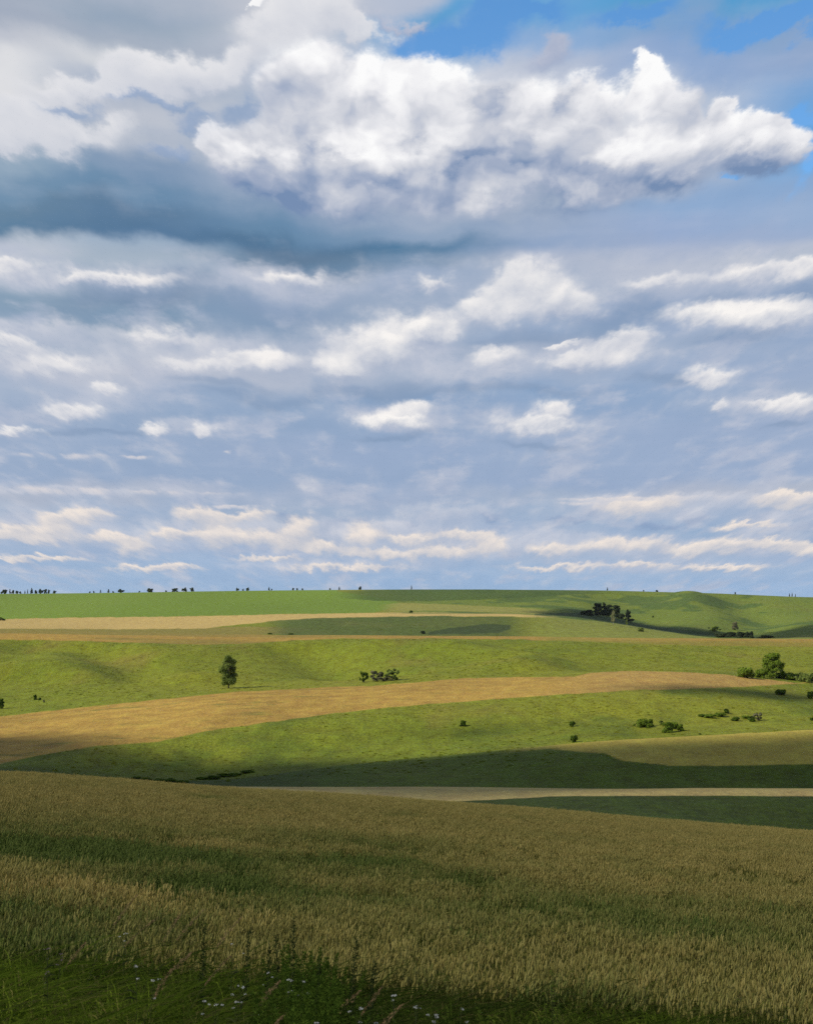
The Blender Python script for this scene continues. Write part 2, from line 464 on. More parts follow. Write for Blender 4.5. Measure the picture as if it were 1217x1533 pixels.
# the slope down to the crest: nearly straight, a little bulged
yA, zA = feat[-1]
zC = v2w(at(CREST)) * 130 - WHEAT_H * 0.9
for yb, bul in ((50, 0.25), (90, 0.45)):
    feat.append((np.full(NC, float(yb)), zA + (zC - zA) * (yb - Y_W) / (130 - Y_W) + bul))
feat.append((np.full(NC, 130.0), zC))
fv(152, {0: 1196, 330: 1190, 480: 1196, 640: 1210, 900: 1243, 1217: 1282})
fv(186, {0: 1188, 330: 1184, 480: 1192, 640: 1203, 900: 1193, 1217: 1193})
fv(228, {0: 1180, 330: 1178, 640: 1178, 900: 1181, 1217: 1184})
fv(300, 1216)
fv(360, {0: 1178, 170: 1182, 330: 1186, 640: 1186, 900: 1186, 1217: 1192})
fv({0: 400, 330: 410, 640: 428, 1217: 430}, {0: 1160, 170: 1171, 330: 1169, 480: 1152, 640: 1138, 780: 1123, 900: 1112, 1060: 1103, 1217: 1095})
fv({0: 436, 330: 462, 640: 485, 1217: 490}, {0: 1152, 170: 1164, 330: 1164, 480: 1148, 640: 1131, 780: 1121, 900: 1112.5, 1060: 1104, 1217: 1096})
fv({0: 470, 330: 548, 640: 596, 900: 618, 1217: 636}, {0: 1143, 170: 1114, 330: 1090, 480: 1071, 640: 1055, 780: 1043, 900: 1036, 1000: 1034, 1060: 1035, 1130: 1040, 1217: 1044})
fv({0: 640, 330: 680, 640: 700, 1217: 720}, {0: 1073, 170: 1053, 330: 1037, 480: 1030, 640: 1021, 780: 1015, 850: 1012, 900: 1006.5, 1000: 1005, 1060: 1007, 1130: 1013, 1217: 1020})
fv({0: 790, 640: 800, 1217: 790}, {0: 1018, 170: 1012, 330: 1016, 480: 1016, 560: 1017, 640: 1005, 780: 998, 900: 1003, 1000: 1002, 1217: 1008})
fv(950, {0: 960, 170: 963, 330: 967, 480: 964, 640: 960, 900: 964, 1060: 968, 1217: 970})
fv(1030, {0: 948, 170: 951, 330: 953, 480: 951, 640: 952, 780: 953, 900: 955, 1060: 956, 1217: 957})
fv(1130, {0: 943, 170: 946, 330: 949, 480: 952, 640: 955, 900: 957, 1060: 960, 1217: 962})
fv({0: 1240, 330: 1300, 640: 1380, 1217: 1380}, {0: 940, 170: 941, 330: 939, 400: 929, 480: 924, 640: 922, 780: 922, 850: 924.5, 900: 932, 1000: 946, 1060: 954, 1130: 958, 1217: 958})
fv(1480, {0: 932, 330: 931, 400: 926, 480: 922, 640: 919.5, 780: 920, 850: 922, 900: 937, 1000: 952, 1060: 958, 1130: 958, 1217: 952})
fv(1580, {0: 927, 330: 922, 640: 916, 780: 918, 850: 919, 900: 924, 1000: 940, 1060: 950, 1130: 946, 1217: 942})
fv(1900, {0: 906, 330: 902, 640: 903, 780: 906, 900: 905, 1000: 916, 1060: 922, 1130: 916, 1217: 912})
fv(2300, {0: 889, 170: 887.5, 330: 885, 640: 882.5, 780: 883, 900: 884, 1000: 886.5, 1060: 888, 1130: 891, 1217: 894})
fv(2600, {0: 893, 1217: 899})
fz(3600, -22.0)
fz(6500, -40.0)

# table of heights: rows in depth, columns across the photograph
T_Y = np.concatenate([np.linspace(-60, 2, 20), np.geomspace(2.5, 130, 260)[:-1], np.geomspace(130, 6500, 1500)])
T_PX = np.linspace(-260, 1480, 349)
FY = np.array([pchip(CPX, f_[0], T_PX) for f_ in feat])
FZ = np.array([pchip(CPX, f_[1], T_PX) for f_ in feat])
TAB = np.stack([pchip(FY[:, j], FZ[:, j], T_Y) for j in range(len(T_PX))], axis=1)
# a light blur along both axes takes the creases out of the joins
for _ in range(2):
    TAB[:, 1:-1] = (TAB[:, :-2] + 2 * TAB[:, 1:-1] + TAB[:, 2:]) / 4


# smooth value noise for relief and for the colour of the fields
_perm = rng.random((256, 256))


def vnoise(x, y):
    xi, yi = np.floor(x).astype(int), np.floor(y).astype(int)
    fx, fy = x - xi, y - yi
    fx, fy = fx * fx * fx * (fx * (fx * 6 - 15) + 10), fy * fy * fy * (fy * (fy * 6 - 15) + 10)
    a, b = _perm[xi % 256, yi % 256], _perm[(xi + 1) % 256, yi % 256]
    c, d = _perm[xi % 256, (yi + 1) % 256], _perm[(xi + 1) % 256, (yi + 1) % 256]
    return (a * (1 - fx) + b * fx) * (1 - fy) + (c * (1 - fx) + d * fx) * fy


def fbm(x, y, oct=4, rough=0.5):
    s, a, n = 0.0, 1.0, 0.0
    for k in range(oct):
        s = s + a * vnoise(x * 2**k + 17.3 * k, y * 2**k + 41.7 * k)
        n += a
        a *= rough
    return s / n - 0.5


def sstep(x, a, b):
    t = np.clip((x - a) / (b - a), 0, 1)
    return t * t * (3 - 2 * t)


def base_z(x, y):
    x, y = np.asarray(x, float), np.asarray(y, float)
    yy_ = np.maximum(y, 0.5)
    p = PW / 2 + FPX * x / yy_ * 0.998
    p = np.where(y < 12, PW / 2 + FPX * x / 12.0, p)
    p = np.clip(p, T_PX[0], T_PX[-1])
    j = np.clip((p - T_PX[0]) / (T_PX[1] - T_PX[0]), 0, len(T_PX) - 1.001)
    j0 = j.astype(int)
    fj = j - j0
    i0 = np.clip(np.searchsorted(T_Y, y) - 1, 0, len(T_Y) - 2)
    fi = np.clip((y - T_Y[i0]) / (T_Y[i0 + 1] - T_Y[i0]), 0, 1)
    a = TAB[i0, j0] * (1 - fj) + TAB[i0, j0 + 1] * fj
    b = TAB[i0 + 1, j0] * (1 - fj) + TAB[i0 + 1, j0 + 1] * fj
    return a * (1 - fi) + b * fi


def ridge_line(x, y, pts, width, depth):
    """a gully (depth < 0) or spur drawn along a polyline of ground points"""
    best = np.full(np.shape(x), 1e9)
    for (x0, y0), (x1, y1) in zip(pts[:-1], pts[1:]):
        dx, dy = x1 - x0, y1 - y0
        t = np.clip(((x - x0) * dx + (y - y0) * dy) / (dx * dx + dy * dy), 0, 1)
        best = np.minimum(best, np.hypot(x - x0 - t * dx, y - y0 - t * dy))
    return depth * np.exp(-(best / width) ** 2)


def ground_z(x, y):
    x, y = np.asarray(x, float), np.asarray(y, float)
    z = base_z(x, y)
    # near field: knee-high unevenness
    near = sstep(y, 5, 14) * (1 - sstep(y, 125, 150))
    z = z + near * 0.16 * fbm(x / 6.0, y / 9.0, 3)
    # meadows: hummocks and small side valleys
    mead = sstep(y, 720, 790) * (1 - sstep(y, 930, 980))
    z = z + mead * (7.5 * fbm(x / 85.0 + 3.1, y / 110.0, 3) + 0.9 * fbm(x / 17.0, y / 22.0, 3))
    z = z + mead * (ridge_line(x, y, [(-210, 930), (-165, 850), (-150, 780)], 22, -7.0)
                    + ridge_line(x, y, [(-330, 800), (-210, 820), (-120, 760)], 24, 6.0)
                    + ridge_line(x, y, [(-70, 940), (-45, 860), (-20, 790)], 26, -7.5)
                    + ridge_line(x, y, [(30, 900), (75, 830), (60, 770)], 24, 5.5)
                    + ridge_line(x, y, [(-250, 950), (-245, 880), (-280, 800)], 22, -6.0))
    slope1 = sstep(y, 440, 480) * (1 - sstep(y, 560, 620))
    z = z + slope1 * (3.4 * fbm(x / 40.0, y / 55.0, 3) + 0.4 * fbm(x / 9.0, y / 11.0, 2))
    valley = sstep(y, 345, 370) * (1 - sstep(y, 405, 430))
    z = z + valley * 0.9 * fbm(x / 22.0, y / 30.0, 3)
    far = sstep(y, 1500, 1640) * (1 - sstep(y, 2150, 2300)) * sstep(x, 20, 160)
    z = z + far * (22.0 * fbm(x / 210.0 + 5.5, y / 330.0 + 1.2, 3) + 2.0 * fbm(x / 50.0, y / 60.0, 3))
    z = z + far * (ridge_line(x, y, [(330, 2200), (300, 1950), (270, 1620)], 50, -10.0)
                   + ridge_line(x, y, [(520, 2250), (470, 1900), (380, 1640)], 45, -10.0)
                   + ridge_line(x, y, [(440, 2200), (400, 1800), (330, 1600)], 40, 9.0))
    far2 = sstep(y, 1150, 1250) * (1 - sstep(y, 1400, 1500)) * sstep(x, -140, -40)
    z = z + far2 * 2.2 * fbm(x / 70.0, y / 160.0, 3)
    return z


def visible_point(px, v):
    """ground point seen at a pixel of the photograph"""
    u, w = px_dir(px, v)
    ys = np.concatenate([np.geomspace(4, 130, 300), np.geomspace(130.5, 2700, 2500)])
    zs = ground_z(u * ys, ys)
    hit = np.nonzero(zs / ys >= w)[0]
    hit = hit[hit > 0]
    k = hit[0] if len(hit) else np.argmin(np.abs(zs / ys - w))
    y = ys[k]
    return float(u * y), float(y), float(ground_z(u * y, y))


# --- the sheet: fan-shaped grid, finer where the photograph looks at it
su = np.concatenate([np.linspace(-1.0, -0.40, 20)[:-1], np.linspace(-0.40, 0.40, 601), np.linspace(0.40, 1.0, 20)[1:]])
sy = np.concatenate([np.linspace(-55, 0.5, 16)[:-1], np.geomspace(12.0, 130.0 + 12, 130) - 12 + 0.5, np.geomspace(132, 2700, 1000), np.geomspace(2750, 6400, 24)])
sy = np.unique(np.round(sy, 3))
GU, GY = np.meshgrid(su, sy)
GX = GU * (np.maximum(GY, 0) + 14.0)
GZ = ground_z(GX, GY)
nr, ncol = GX.shape
gp = x2px(GX, np.maximum(GY, 1.0), GZ)
gv = w2v(GZ / np.maximum(GY, 1.0))


def line(px, pts):
    return np.interp(px, [p_[0] for p_ in pts], [p_[1] for p_ in pts])


def blend(colour, mask, c):
    return colour * (1 - mask[..., None]) + np.asarray(c) * mask[..., None]


jit = fbm(GX / (GY * 0.012 + 1), GY / (GY * 0.03 + 2), 4, 0.6)          # raggedness of the field edges, in rows
e_v = gv + 2.0 * jit + 1.6 * fbm(GX / 5.0, GY / 9.0, 3) * sstep(GY, 300, 500)
A = np.zeros((nr, ncol, 3)) + np.array((0.130, 0.160, 0.011))           # meadow
n_big = fbm(GX / 90.0, GY / 140.0, 4)
n_mid = fbm(GX / 24.0 + 9, GY / 45.0, 4)
A = blend(A, np.clip(0.5 + 1.5 * n_big, 0, 1) * 0.65, (0.205, 0.200, 0.015))
A = blend(A, np.clip(-0.1 + 2.2 * n_mid, 0, 1) * 0.62, (0.074, 0.116, 0.009))
rust = np.clip(fbm(GX / 35.0 - 4, GY / 80.0 + 2, 4) * 4 - 0.5, 0, 1)
A = blend(A, rust * 0.6, (0.165, 0.130, 0.026))
fieldw = np.zeros((nr, ncol))                                            # how much of a crop there is: for the bump
EPS = 0.7


def between(lo, hi, y0, y1):
    """mask of the rows between two lines of the photograph (lo = lower edge), kept to a range of depth"""
    m = sstep(line(gp, lo) - e_v, -EPS, EPS) * sstep(e_v - line(gp, hi), -EPS, EPS)
    return m * ((GY > y0) & (GY < y1))


crop_n = fbm(GX / 60.0, GY / (25.0 + GY * 0.05), 4)
crop_f = fbm(GX / 14.0, GY / 9.0, 3)
# valley: deep green, with cloud shade painted into the grass colour
lush_or_shade = ((GY > 236) & (GY < 700)) * (1 - sstep(GY + 40 * n_mid, 405, 500))
A = blend(A, lush_or_shade * 0.9, (0.060, 0.092, 0.004))
A = blend(A, lush_or_shade * np.clip(n_mid * 3, 0, 1) * 0.6, (0.095, 0.120, 0.007))
A = blend(A, lush_or_shade * np.clip(n_big * 3 - 0.1, 0, 1) * 0.5, (0.030, 0.055, 0.009))
A = blend(A, lush_or_shade * (1 - sstep(gp, 380, 560)) * sstep(e_v, 1135, 1160) * 0.7, (0.026, 0.043, 0.004))  # left end darker still: more shade painted in
slope_m = sstep(GY, 430, 470) * (1 - sstep(GY, 640, 660))
A = blend(A, slope_m * np.clip(n_mid * 3.2 - 0.05, 0, 1) * 0.7, (0.058, 0.088, 0.009))

# gold field across the middle
low2 = [(-260, 1150), (0, 1144), (60, 1130), (150, 1116), (235, 1111), (300, 1096), (400, 1081), (480, 1071), (560, 1061), (640, 1054), (700, 1050), (830, 1040), (950, 1033), (1020, 1031), (1100, 1029), (1190, 1023), (1480, 1020)]
up2 = [(-260, 1090), (0, 1073), (100, 1061), (200, 1051), (350, 1036), (470, 1030), (550, 1027), (640, 1020), (700, 1015), (800, 1013.5), (860, 1013), (885, 1007), (950, 1004.5), (1000, 1005), (1060, 1008), (1130, 1015), (1190, 1022), (1480, 1024)]
m = between(low2, up2, 430, 790)
gold = np.array((0.335, 0.215, 0.045)) * (1 + 0.55 * crop_n + 0.35 * crop_f)[..., None]
gold = blend(gold, np.clip(crop_n * 3 - 0.35, 0, 1) * 0.5, (0.22, 0.20, 0.04))
fleck = np.clip(fbm(GX / 16.0 + 2, GY / 7.0, 4, 0.6) * 7 - 1.2, 0, 1)
gold = blend(gold, fleck * 0.7 * (1 - 0.6 * sstep(gp, 300, 700)), (0.12, 0.13, 0.025))
s_row = np.clip((e_v - line(gp, up2)) / (line(gp, low2) - line(gp, up2) + 1e-6), 0, 1)       # drill rows run with the field
rowm = np.abs(((s_row * 7.0 + 0.25 * fbm(GX / 120.0, GY / 90.0, 2)) % 1.0) - 0.5) * 2
gold = gold * (1 - 0.22 * (1 - sstep(rowm, 0.04, 0.22)) * np.clip(0.5 + 3 * fbm(GX / 40.0 + 8, GY / 60.0, 3), 0, 1))[..., None]
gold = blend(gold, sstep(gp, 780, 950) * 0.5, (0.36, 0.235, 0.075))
A, fieldw = A * (1 - m[..., None]) + gold * m[..., None], np.maximum(fieldw, m)

# second gold band on the crest of the meadow hill
low3 = [(-260, 956), (0, 957.5), (110, 959), (200, 962), (300, 965), (360, 964), (420, 960), (500, 956.5), (640, 955.5), (760, 957), (860, 960), (960, 964), (1060, 967), (1217, 968), (1480, 969)]
up3 = [(-260, 935), (0, 942), (170, 944), (330, 946), (400, 950), (480, 950.5), (640, 951.5), (760, 952), (1480, 950)]
m = between(low3, up3, 900, 1130)
g3 = np.array((0.31, 0.20, 0.042)) * (1 + 0.4 * crop_n + 0.2 * crop_f)[..., None]
g3 = blend(g3, sstep(-fbm(GX / 120.0, GY / 26.0, 3), -0.05, 0.12) * 0.6 * (1 - sstep(gp, 420, 560)), (0.17, 0.145, 0.03))
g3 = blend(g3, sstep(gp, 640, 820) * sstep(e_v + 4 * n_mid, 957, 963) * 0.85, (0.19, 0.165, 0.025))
g3 = blend(g3, sstep(gp, 420, 520) * np.clip(crop_n * 4 + 0.2, 0, 1) * 0.6, (0.17, 0.18, 0.025))
A, fieldw = A * (1 - m[..., None]) + g3 * m[..., None], np.maximum(fieldw, m)
# olive stubble between it and the pale field
m = between([(-260, 953), (0, 951), (330, 951), (440, 949), (480, 940)], [(-260, 940), (0, 940), (300, 940), (380, 938), (480, 942)], 1030, 1330) * (gp < 470)
A = blend(A, m * 0.9, (0.20, 0.165, 0.035))

# pale ripe field far off
low4 = [(-260, 942), (0, 941), (170, 942), (300, 941), (370, 934), (420, 929), (500, 925), (640, 922), (760, 923), (835, 924.5), (850, 923.4), (1480, 923)]
up4 = [(-260, 930), (0, 926.5), (120, 924.5), (250, 923), (400, 920), (560, 917), (640, 915.8), (760, 918), (830, 922), (850, 923.6), (1480, 924)]
m = between(low4, up4, 1130, 1700)
g4 = np.array((0.42, 0.305, 0.105)) * (1 + 0.22 * crop_n + 0.1 * crop_f)[..., None]
A, fieldw = A * (1 - m[..., None]) + g4 * m[..., None], np.maximum(fieldw, m)

# bright green young crop under the skyline
low5 = up4[:6] + [(575, 913), (600, 906), (640, 890)]
up5 = [(-260, 860), (500, 860), (505, 885), (560, 893), (590, 899), (604, 905), (640, 907)]
m = between(low5, up5, 1300, 3000) * (gp < 640)
g5 = np.array((0.135, 0.205, 0.022)) * (1 + 0.25 * fbm(GX / 160.0, GY / 420.0, 4))[..., None]
g5 = blend(g5, np.clip(fbm(GX / 150.0, GY / 500.0, 3) * 2.5, 0, 1) * 0.35, (0.165, 0.225, 0.035))
A, fieldw = A * (1 - m[..., None]) + g5 * m[..., None], np.maximum(fieldw, m * 0.5)
# rough pasture on the far right hills: cooler, darker bands under the rim
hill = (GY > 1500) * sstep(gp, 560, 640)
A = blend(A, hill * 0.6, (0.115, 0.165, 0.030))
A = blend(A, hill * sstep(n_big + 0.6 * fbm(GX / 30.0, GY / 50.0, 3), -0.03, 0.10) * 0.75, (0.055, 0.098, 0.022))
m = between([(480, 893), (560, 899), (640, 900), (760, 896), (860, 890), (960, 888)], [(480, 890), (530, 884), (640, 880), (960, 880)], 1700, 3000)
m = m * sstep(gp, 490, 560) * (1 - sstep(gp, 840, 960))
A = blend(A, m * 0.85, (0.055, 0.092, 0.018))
m = between([(570, 916), (640, 914), (760, 917), (835, 921)], [(570, 905), (600, 902), (700, 906), (800, 911), (835, 915)], 1500, 2100)
m = m * sstep(gp, 560, 600) * (1 - sstep(gp, 790, 850))
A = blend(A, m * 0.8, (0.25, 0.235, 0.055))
# hollow below the pale field: its shade painted as darker grass
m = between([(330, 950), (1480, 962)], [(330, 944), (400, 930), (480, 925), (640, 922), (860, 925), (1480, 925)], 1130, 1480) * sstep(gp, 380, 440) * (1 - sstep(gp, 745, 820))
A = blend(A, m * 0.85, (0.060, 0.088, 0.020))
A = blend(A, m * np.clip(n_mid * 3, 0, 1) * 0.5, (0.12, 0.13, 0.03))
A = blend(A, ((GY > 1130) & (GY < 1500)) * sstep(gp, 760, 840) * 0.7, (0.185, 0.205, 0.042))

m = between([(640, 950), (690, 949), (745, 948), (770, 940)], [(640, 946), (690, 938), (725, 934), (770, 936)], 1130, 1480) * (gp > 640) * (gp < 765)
A = blend(A, m * 0.8, (0.030, 0.048, 0.016))  # dark streak stands in for a cloud shadow

# dark band painted along the gully right of the grove, deepening its shadow
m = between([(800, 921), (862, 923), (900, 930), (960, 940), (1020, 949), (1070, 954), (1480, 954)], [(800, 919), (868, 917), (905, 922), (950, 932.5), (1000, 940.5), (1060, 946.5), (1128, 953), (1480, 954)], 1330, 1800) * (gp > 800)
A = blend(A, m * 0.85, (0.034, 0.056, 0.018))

# the wheat on the spur at the right
low6 = [(780, 1115), (830, 1122), (905, 1128), (930, 1139), (1000, 1146), (1100, 1146), (1217, 1144), (1480, 1140)]
m = between(low6, [(780, 1040), (1480, 1040)], 360, 478) * sstep(gp, 800, 860)
g6 = np.array((0.32, 0.26, 0.045)) * (1 + 0.3 * crop_n + 0.2 * crop_f)[..., None]
A = blend(A, (GY > 425) * (GY < 478) * sstep(gp, 740, 800) * 0.7, (0.24, 0.21, 0.04))
A, fieldw = A * (1 - m[..., None]) + g6 * m[..., None], np.maximum(fieldw, m)

# wheat strip on the nearer rise, and the grassy hollow in front of it
low7 = [(-260, 1300), (560, 1300), (625, 1203), (700, 1199), (820, 1192.5), (900, 1191), (1217, 1192), (1480, 1192)]
m = ((GY > 131) & (GY < 236)) * sstep(line(gp, low7) - e_v, -EPS, EPS)
g7 = np.array((0.40, 0.31, 0.11)) * (1 + 0.2 * crop_n + 0.2 * crop_f)[..., None]
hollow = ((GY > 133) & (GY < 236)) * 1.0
A = blend(A, hollow, (0.036, 0.056, 0.003))  # hollow's grass darkened to carry the deep shade
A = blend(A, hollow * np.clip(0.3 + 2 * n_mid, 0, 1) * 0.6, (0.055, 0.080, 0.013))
A, fieldw = A * (1 - m[..., None]) + g7 * m[..., None], np.maximum(fieldw, m)
# soil and straw under the near wheat; trodden earth and moss of the verge
m = ((GY > Y_W - 0.7) & (GY <= 133)) * 1.0
A = blend(A, m, (0.10, 0.085, 0.035))
m = (GY <= Y_W - 0.7) * 1.0
A = blend(A, m, (0.035, 0.045, 0.014))
A = np.clip(A, 0.004, 0.8)


def grid_mesh(name, X_, Y_, Z_):
    n0, n1 = X_.shape
    me = bpy.data.meshes.new(name)
    co = np.stack([X_, Y_, Z_], -1).reshape(-1, 3).astype(np.float32)
    i = np.arange((n0 - 1) * n1).reshape(n0 - 1, n1)[:, :-1].reshape(-1)
    q = np.stack([i, i + 1, i + n1 + 1, i + n1], -1).astype(np.int32)
    me.vertices.add(len(co))
    me.vertices.foreach_set("co", co.ravel())
    me.loops.add(q.size)
    me.loops.foreach_set("vertex_index", q.ravel())
    me.polygons.add(len(q))
    me.polygons.foreach_set("loop_start", np.arange(0, q.size, 4, dtype=np.int32))
    me.polygons.foreach_set("use_smooth", np.ones(len(q), bool))
    me.update()
    return me


def principled(name):
    m_ = bpy.data.materials.new(name)
    m_.use_nodes = True
    nt = m_.node_tree
    b = nt.nodes['Principled BSDF']
    b.inputs['Roughness'].default_value = 0.9
    b.inputs['Specular IOR Level'].default_value = 0.15
    return m_, G(nt), b


def bump(gg, b, height, strength, dist):
    n = gg.node('ShaderNodeBump')
    n.inputs['Strength'].default_value = strength
    n.inputs['Distance'].default_value = dist
    gg.put(n.inputs['Height'], height)
    gg.t.links.new(n.outputs[0], b.inputs['Normal'])


gm = grid_mesh("ground", GX, GY, GZ)
ca = gm.color_attributes.new("field_colour", 'FLOAT_COLOR', 'POINT')
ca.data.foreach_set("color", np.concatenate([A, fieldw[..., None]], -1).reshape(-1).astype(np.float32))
mat_ground, gg, b = principled("fields_and_meadow")
at_n = gg.node('ShaderNodeAttribute', attribute_name="field_colour")
pos = gg.node('ShaderNodeNewGeometry').outputs['Position']
flat = gg.vm('MULTIPLY', pos, (1.0, 0.55, 0.0))
n1 = gg.noise(flat, 0.16, 6, 0.62)
n2 = gg.noise(flat, 0.85, 4, 0.6)
n3 = gg.noise(gg.vm('MULTIPLY', pos, (0.3, 1.0, 0.0)), 0.55, 5, 0.6)
var = gg.add(gg.mul(gg.sub(n1, 0.5), 1.0), gg.add(gg.mul(gg.sub(n2, 0.5), 1.0), gg.mul(gg.sub(n3, 0.5), 0.7)))
var = gg.mul(var, gg.m('SUBTRACT', 1.0, gg.mul(at_n.outputs['Alpha'], 0.45)))
gain = gg.m('MAXIMUM', gg.add(1.0, gg.mul(var, 1.25)), 0.3)
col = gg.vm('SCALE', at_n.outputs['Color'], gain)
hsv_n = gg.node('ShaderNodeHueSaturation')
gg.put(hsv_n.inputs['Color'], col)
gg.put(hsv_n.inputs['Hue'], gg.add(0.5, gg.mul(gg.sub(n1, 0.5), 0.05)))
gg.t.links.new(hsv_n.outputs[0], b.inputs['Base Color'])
bump(gg, b, gg.add(gg.mul(n1, 1.6), gg.mul(n2, 0.7)), 0.5, 1.2)
gm.materials.append(mat_ground)
ground = bpy.data.objects.new("ground", gm)
ground["kind"] = "structure"
COL.objects.link(ground)

# ----------------------------------------------------------------- clouds that shade the land (outside the picture, towards the sun)
def mesh_from(name, co, faces, smooth=True, col=None):
    """co (n,3), faces: list of (m,k) int arrays; col: per-vertex colours"""
    me = bpy.data.meshes.new(name)
    co = np.asarray(co, np.float32)
    me.vertices.add(len(co))
    me.vertices.foreach_set("co", co.ravel())
    loops = np.concatenate([f_.reshape(-1) for f_ in faces]).astype(np.int32)
    tot = np.concatenate([np.full(len(f_), f_.shape[1], np.int32) for f_ in faces])
    me.loops.add(len(loops))
    me.loops.foreach_set("vertex_index", loops)
    me.polygons.add(len(tot))
    me.polygons.foreach_set("loop_start", np.concatenate([[0], np.cumsum(tot)[:-1]]).astype(np.int32))
    me.polygons.foreach_set("use_smooth", np.full(len(tot), smooth))
    me.update()
    if col is not None:
        a = me.color_attributes.new("tint", 'FLOAT_COLOR', 'POINT')
        c = np.ones((len(co), 4), np.float32)
        c[:, :3] = col
        a.data.foreach_set("color", c.ravel())
    return me


def ico():
    t = (1 + 5 ** 0.5) / 2
    v = np.array([(-1, t, 0), (1, t, 0), (-1, -t, 0), (1, -t, 0), (0, -1, t), (0, 1, t), (0, -1, -t), (0, 1, -t), (t, 0, -1), (t, 0, 1), (-t, 0, -1), (-t, 0, 1)], float)
    f_ = np.array([(0, 11, 5), (0, 5, 1), (0, 1, 7), (0, 7, 10), (0, 10, 11), (1, 5, 9), (5, 11, 4), (11, 10, 2), (10, 7, 6), (7, 1, 8), (3, 9, 4), (3, 4, 2), (3, 2, 6), (3, 6, 8), (3, 8, 9), (4, 9, 5), (2, 4, 11), (6, 2, 10), (8, 6, 7), (9, 8, 1)])
    v /= np.linalg.norm(v[0])
    for _ in range(2):
        vs, mid, nf = list(map(tuple, v)), {}, []
        def mp(a, b):
            k = (min(a, b), max(a, b))
            if k not in mid:
                q = (np.array(vs[a]) + np.array(vs[b]))
                vs.append(tuple(q / np.linalg.norm(q)))
                mid[k] = len(vs) - 1
            return mid[k]
        for a, b_, c in f_:
            ab, bc, ca_ = mp(a, b_), mp(b_, c), mp(c, a)
            nf += [(a, ab, ca_), (b_, bc, ab), (c, ca_, bc), (ab, bc, ca_)]
        v, f_ = np.array(vs), np.array(nf)
    return v, f_


ICO_V, ICO_F = ico()


def inside(poly, x, y):
    c = np.zeros(np.shape(x), bool)
    for (x0, y0), (x1, y1) in zip(poly, poly[1:] + poly[:1]):
        k = (y0 > y) != (y1 > y)
        c ^= k & (x < (x1 - x0) * (y - y0) / ((y1 - y0) or 1e-9) + x0)
    return c


def edge_dist(poly, x, y):
    d = np.full(np.shape(x), 1e9)
    for (x0, y0), (x1, y1) in zip(poly, poly[1:] + poly[:1]):
        dx, dy = x1 - x0, y1 - y0
        t = np.clip(((x - x0) * dx + (y - y0) * dy) / (dx * dx + dy * dy + 1e-9), 0, 1)
        d = np.minimum(d, np.hypot(x - x0 - t * dx, y - y0 - t * dy))
    return d


mat_cloud, gc_, bc_ = principled("cloud_white")
bc_.inputs['Base Color'].default_value = (0.8, 0.81, 0.83, 1)
bc_.inputs['Roughness'].default_value = 1.0
gc_.t.links.new(gc_.noise(gc_.node('ShaderNodeNewGeometry').outputs['Position'], 0.01, 4), bc_.inputs['Sheen Weight'])
CLOUD_Z = 900.0


def shade_cloud(poly, z_ground, rmin, rmax, spacing, mat=None):
    """a heap of cloud whose shadow covers a polygon of the ground"""
    p = np.array(poly)
    lo, hi = p.min(0), p.max(0)
    xs, ys = np.meshgrid(np.arange(lo[0], hi[0], spacing), np.arange(lo[1], hi[1], spacing))
    xs = (xs + rng.uniform(-.45, .45, xs.shape) * spacing).ravel()
    ys = (ys + rng.uniform(-.45, .45, ys.shape) * spacing).ravel()
    d = edge_dist(poly, xs, ys)
    k = inside(poly, xs, ys) & (d > rmin * 0.6)
    xs, ys, d = xs[k], ys[k], d[k]
    if not len(xs):
        return
    r = np.clip(d * rng.uniform(0.85, 1.15, d.shape), rmin, rmax)
    cz = CLOUD_Z + rng.uniform(0, 25, d.shape) + np.minimum(d, 150) * 0.25
    s = (cz - z_ground) / SUN_DIR.z
    c = np.stack([xs + SUN_DIR.x * s, ys + SUN_DIR.y * s, cz], -1)
    sq = rng.uniform(0.55, 0.8, d.shape)
    V = ICO_V[None] * (r[:, None, None] * np.stack([np.ones_like(sq), np.ones_like(sq), sq], -1)[:, None, :])
    lump = 1 + 0.16 * np.sin(ICO_V[None, :, 0] * 5 + xs[:, None]) * np.cos(ICO_V[None, :, 1] * 6 + ys[:, None])
    V = V * lump[..., None] + c[:, None, :]
    F = ICO_F[None] + (np.arange(len(r)) * len(ICO_V))[:, None, None]
    me = mesh_from("cloud", V.reshape(-1, 3), [F.reshape(-1, 3)])
    me.materials.append(mat or mat_cloud)
    o = bpy.data.objects.new("cloud", me)
    o["kind"] = "structure"
    COL.objects.link(o)


def gpt(px, v):
    return visible_point(px, v)[:2]


# over the valley: its far edge is the shadow line along the spur
edge = [(-60, 1106), (30, 1113), (90, 1119), (150, 1131), (215, 1143), (300, 1149), (390, 1147), (470, 1149), (540, 1149), (600, 1142), (680, 1131), (760, 1124), (830, 1118), (900, 1115), (1000, 1111), (1100, 1108), (1230, 1104)]
ep = [gpt(*e_) for e_ in edge]
shade_cloud([(-260, ep[0][1])] + ep + [(330, ep[-1][1]), (330, 215), (-260, 215)], -45.0, 9.0, 42.0, 17.0)
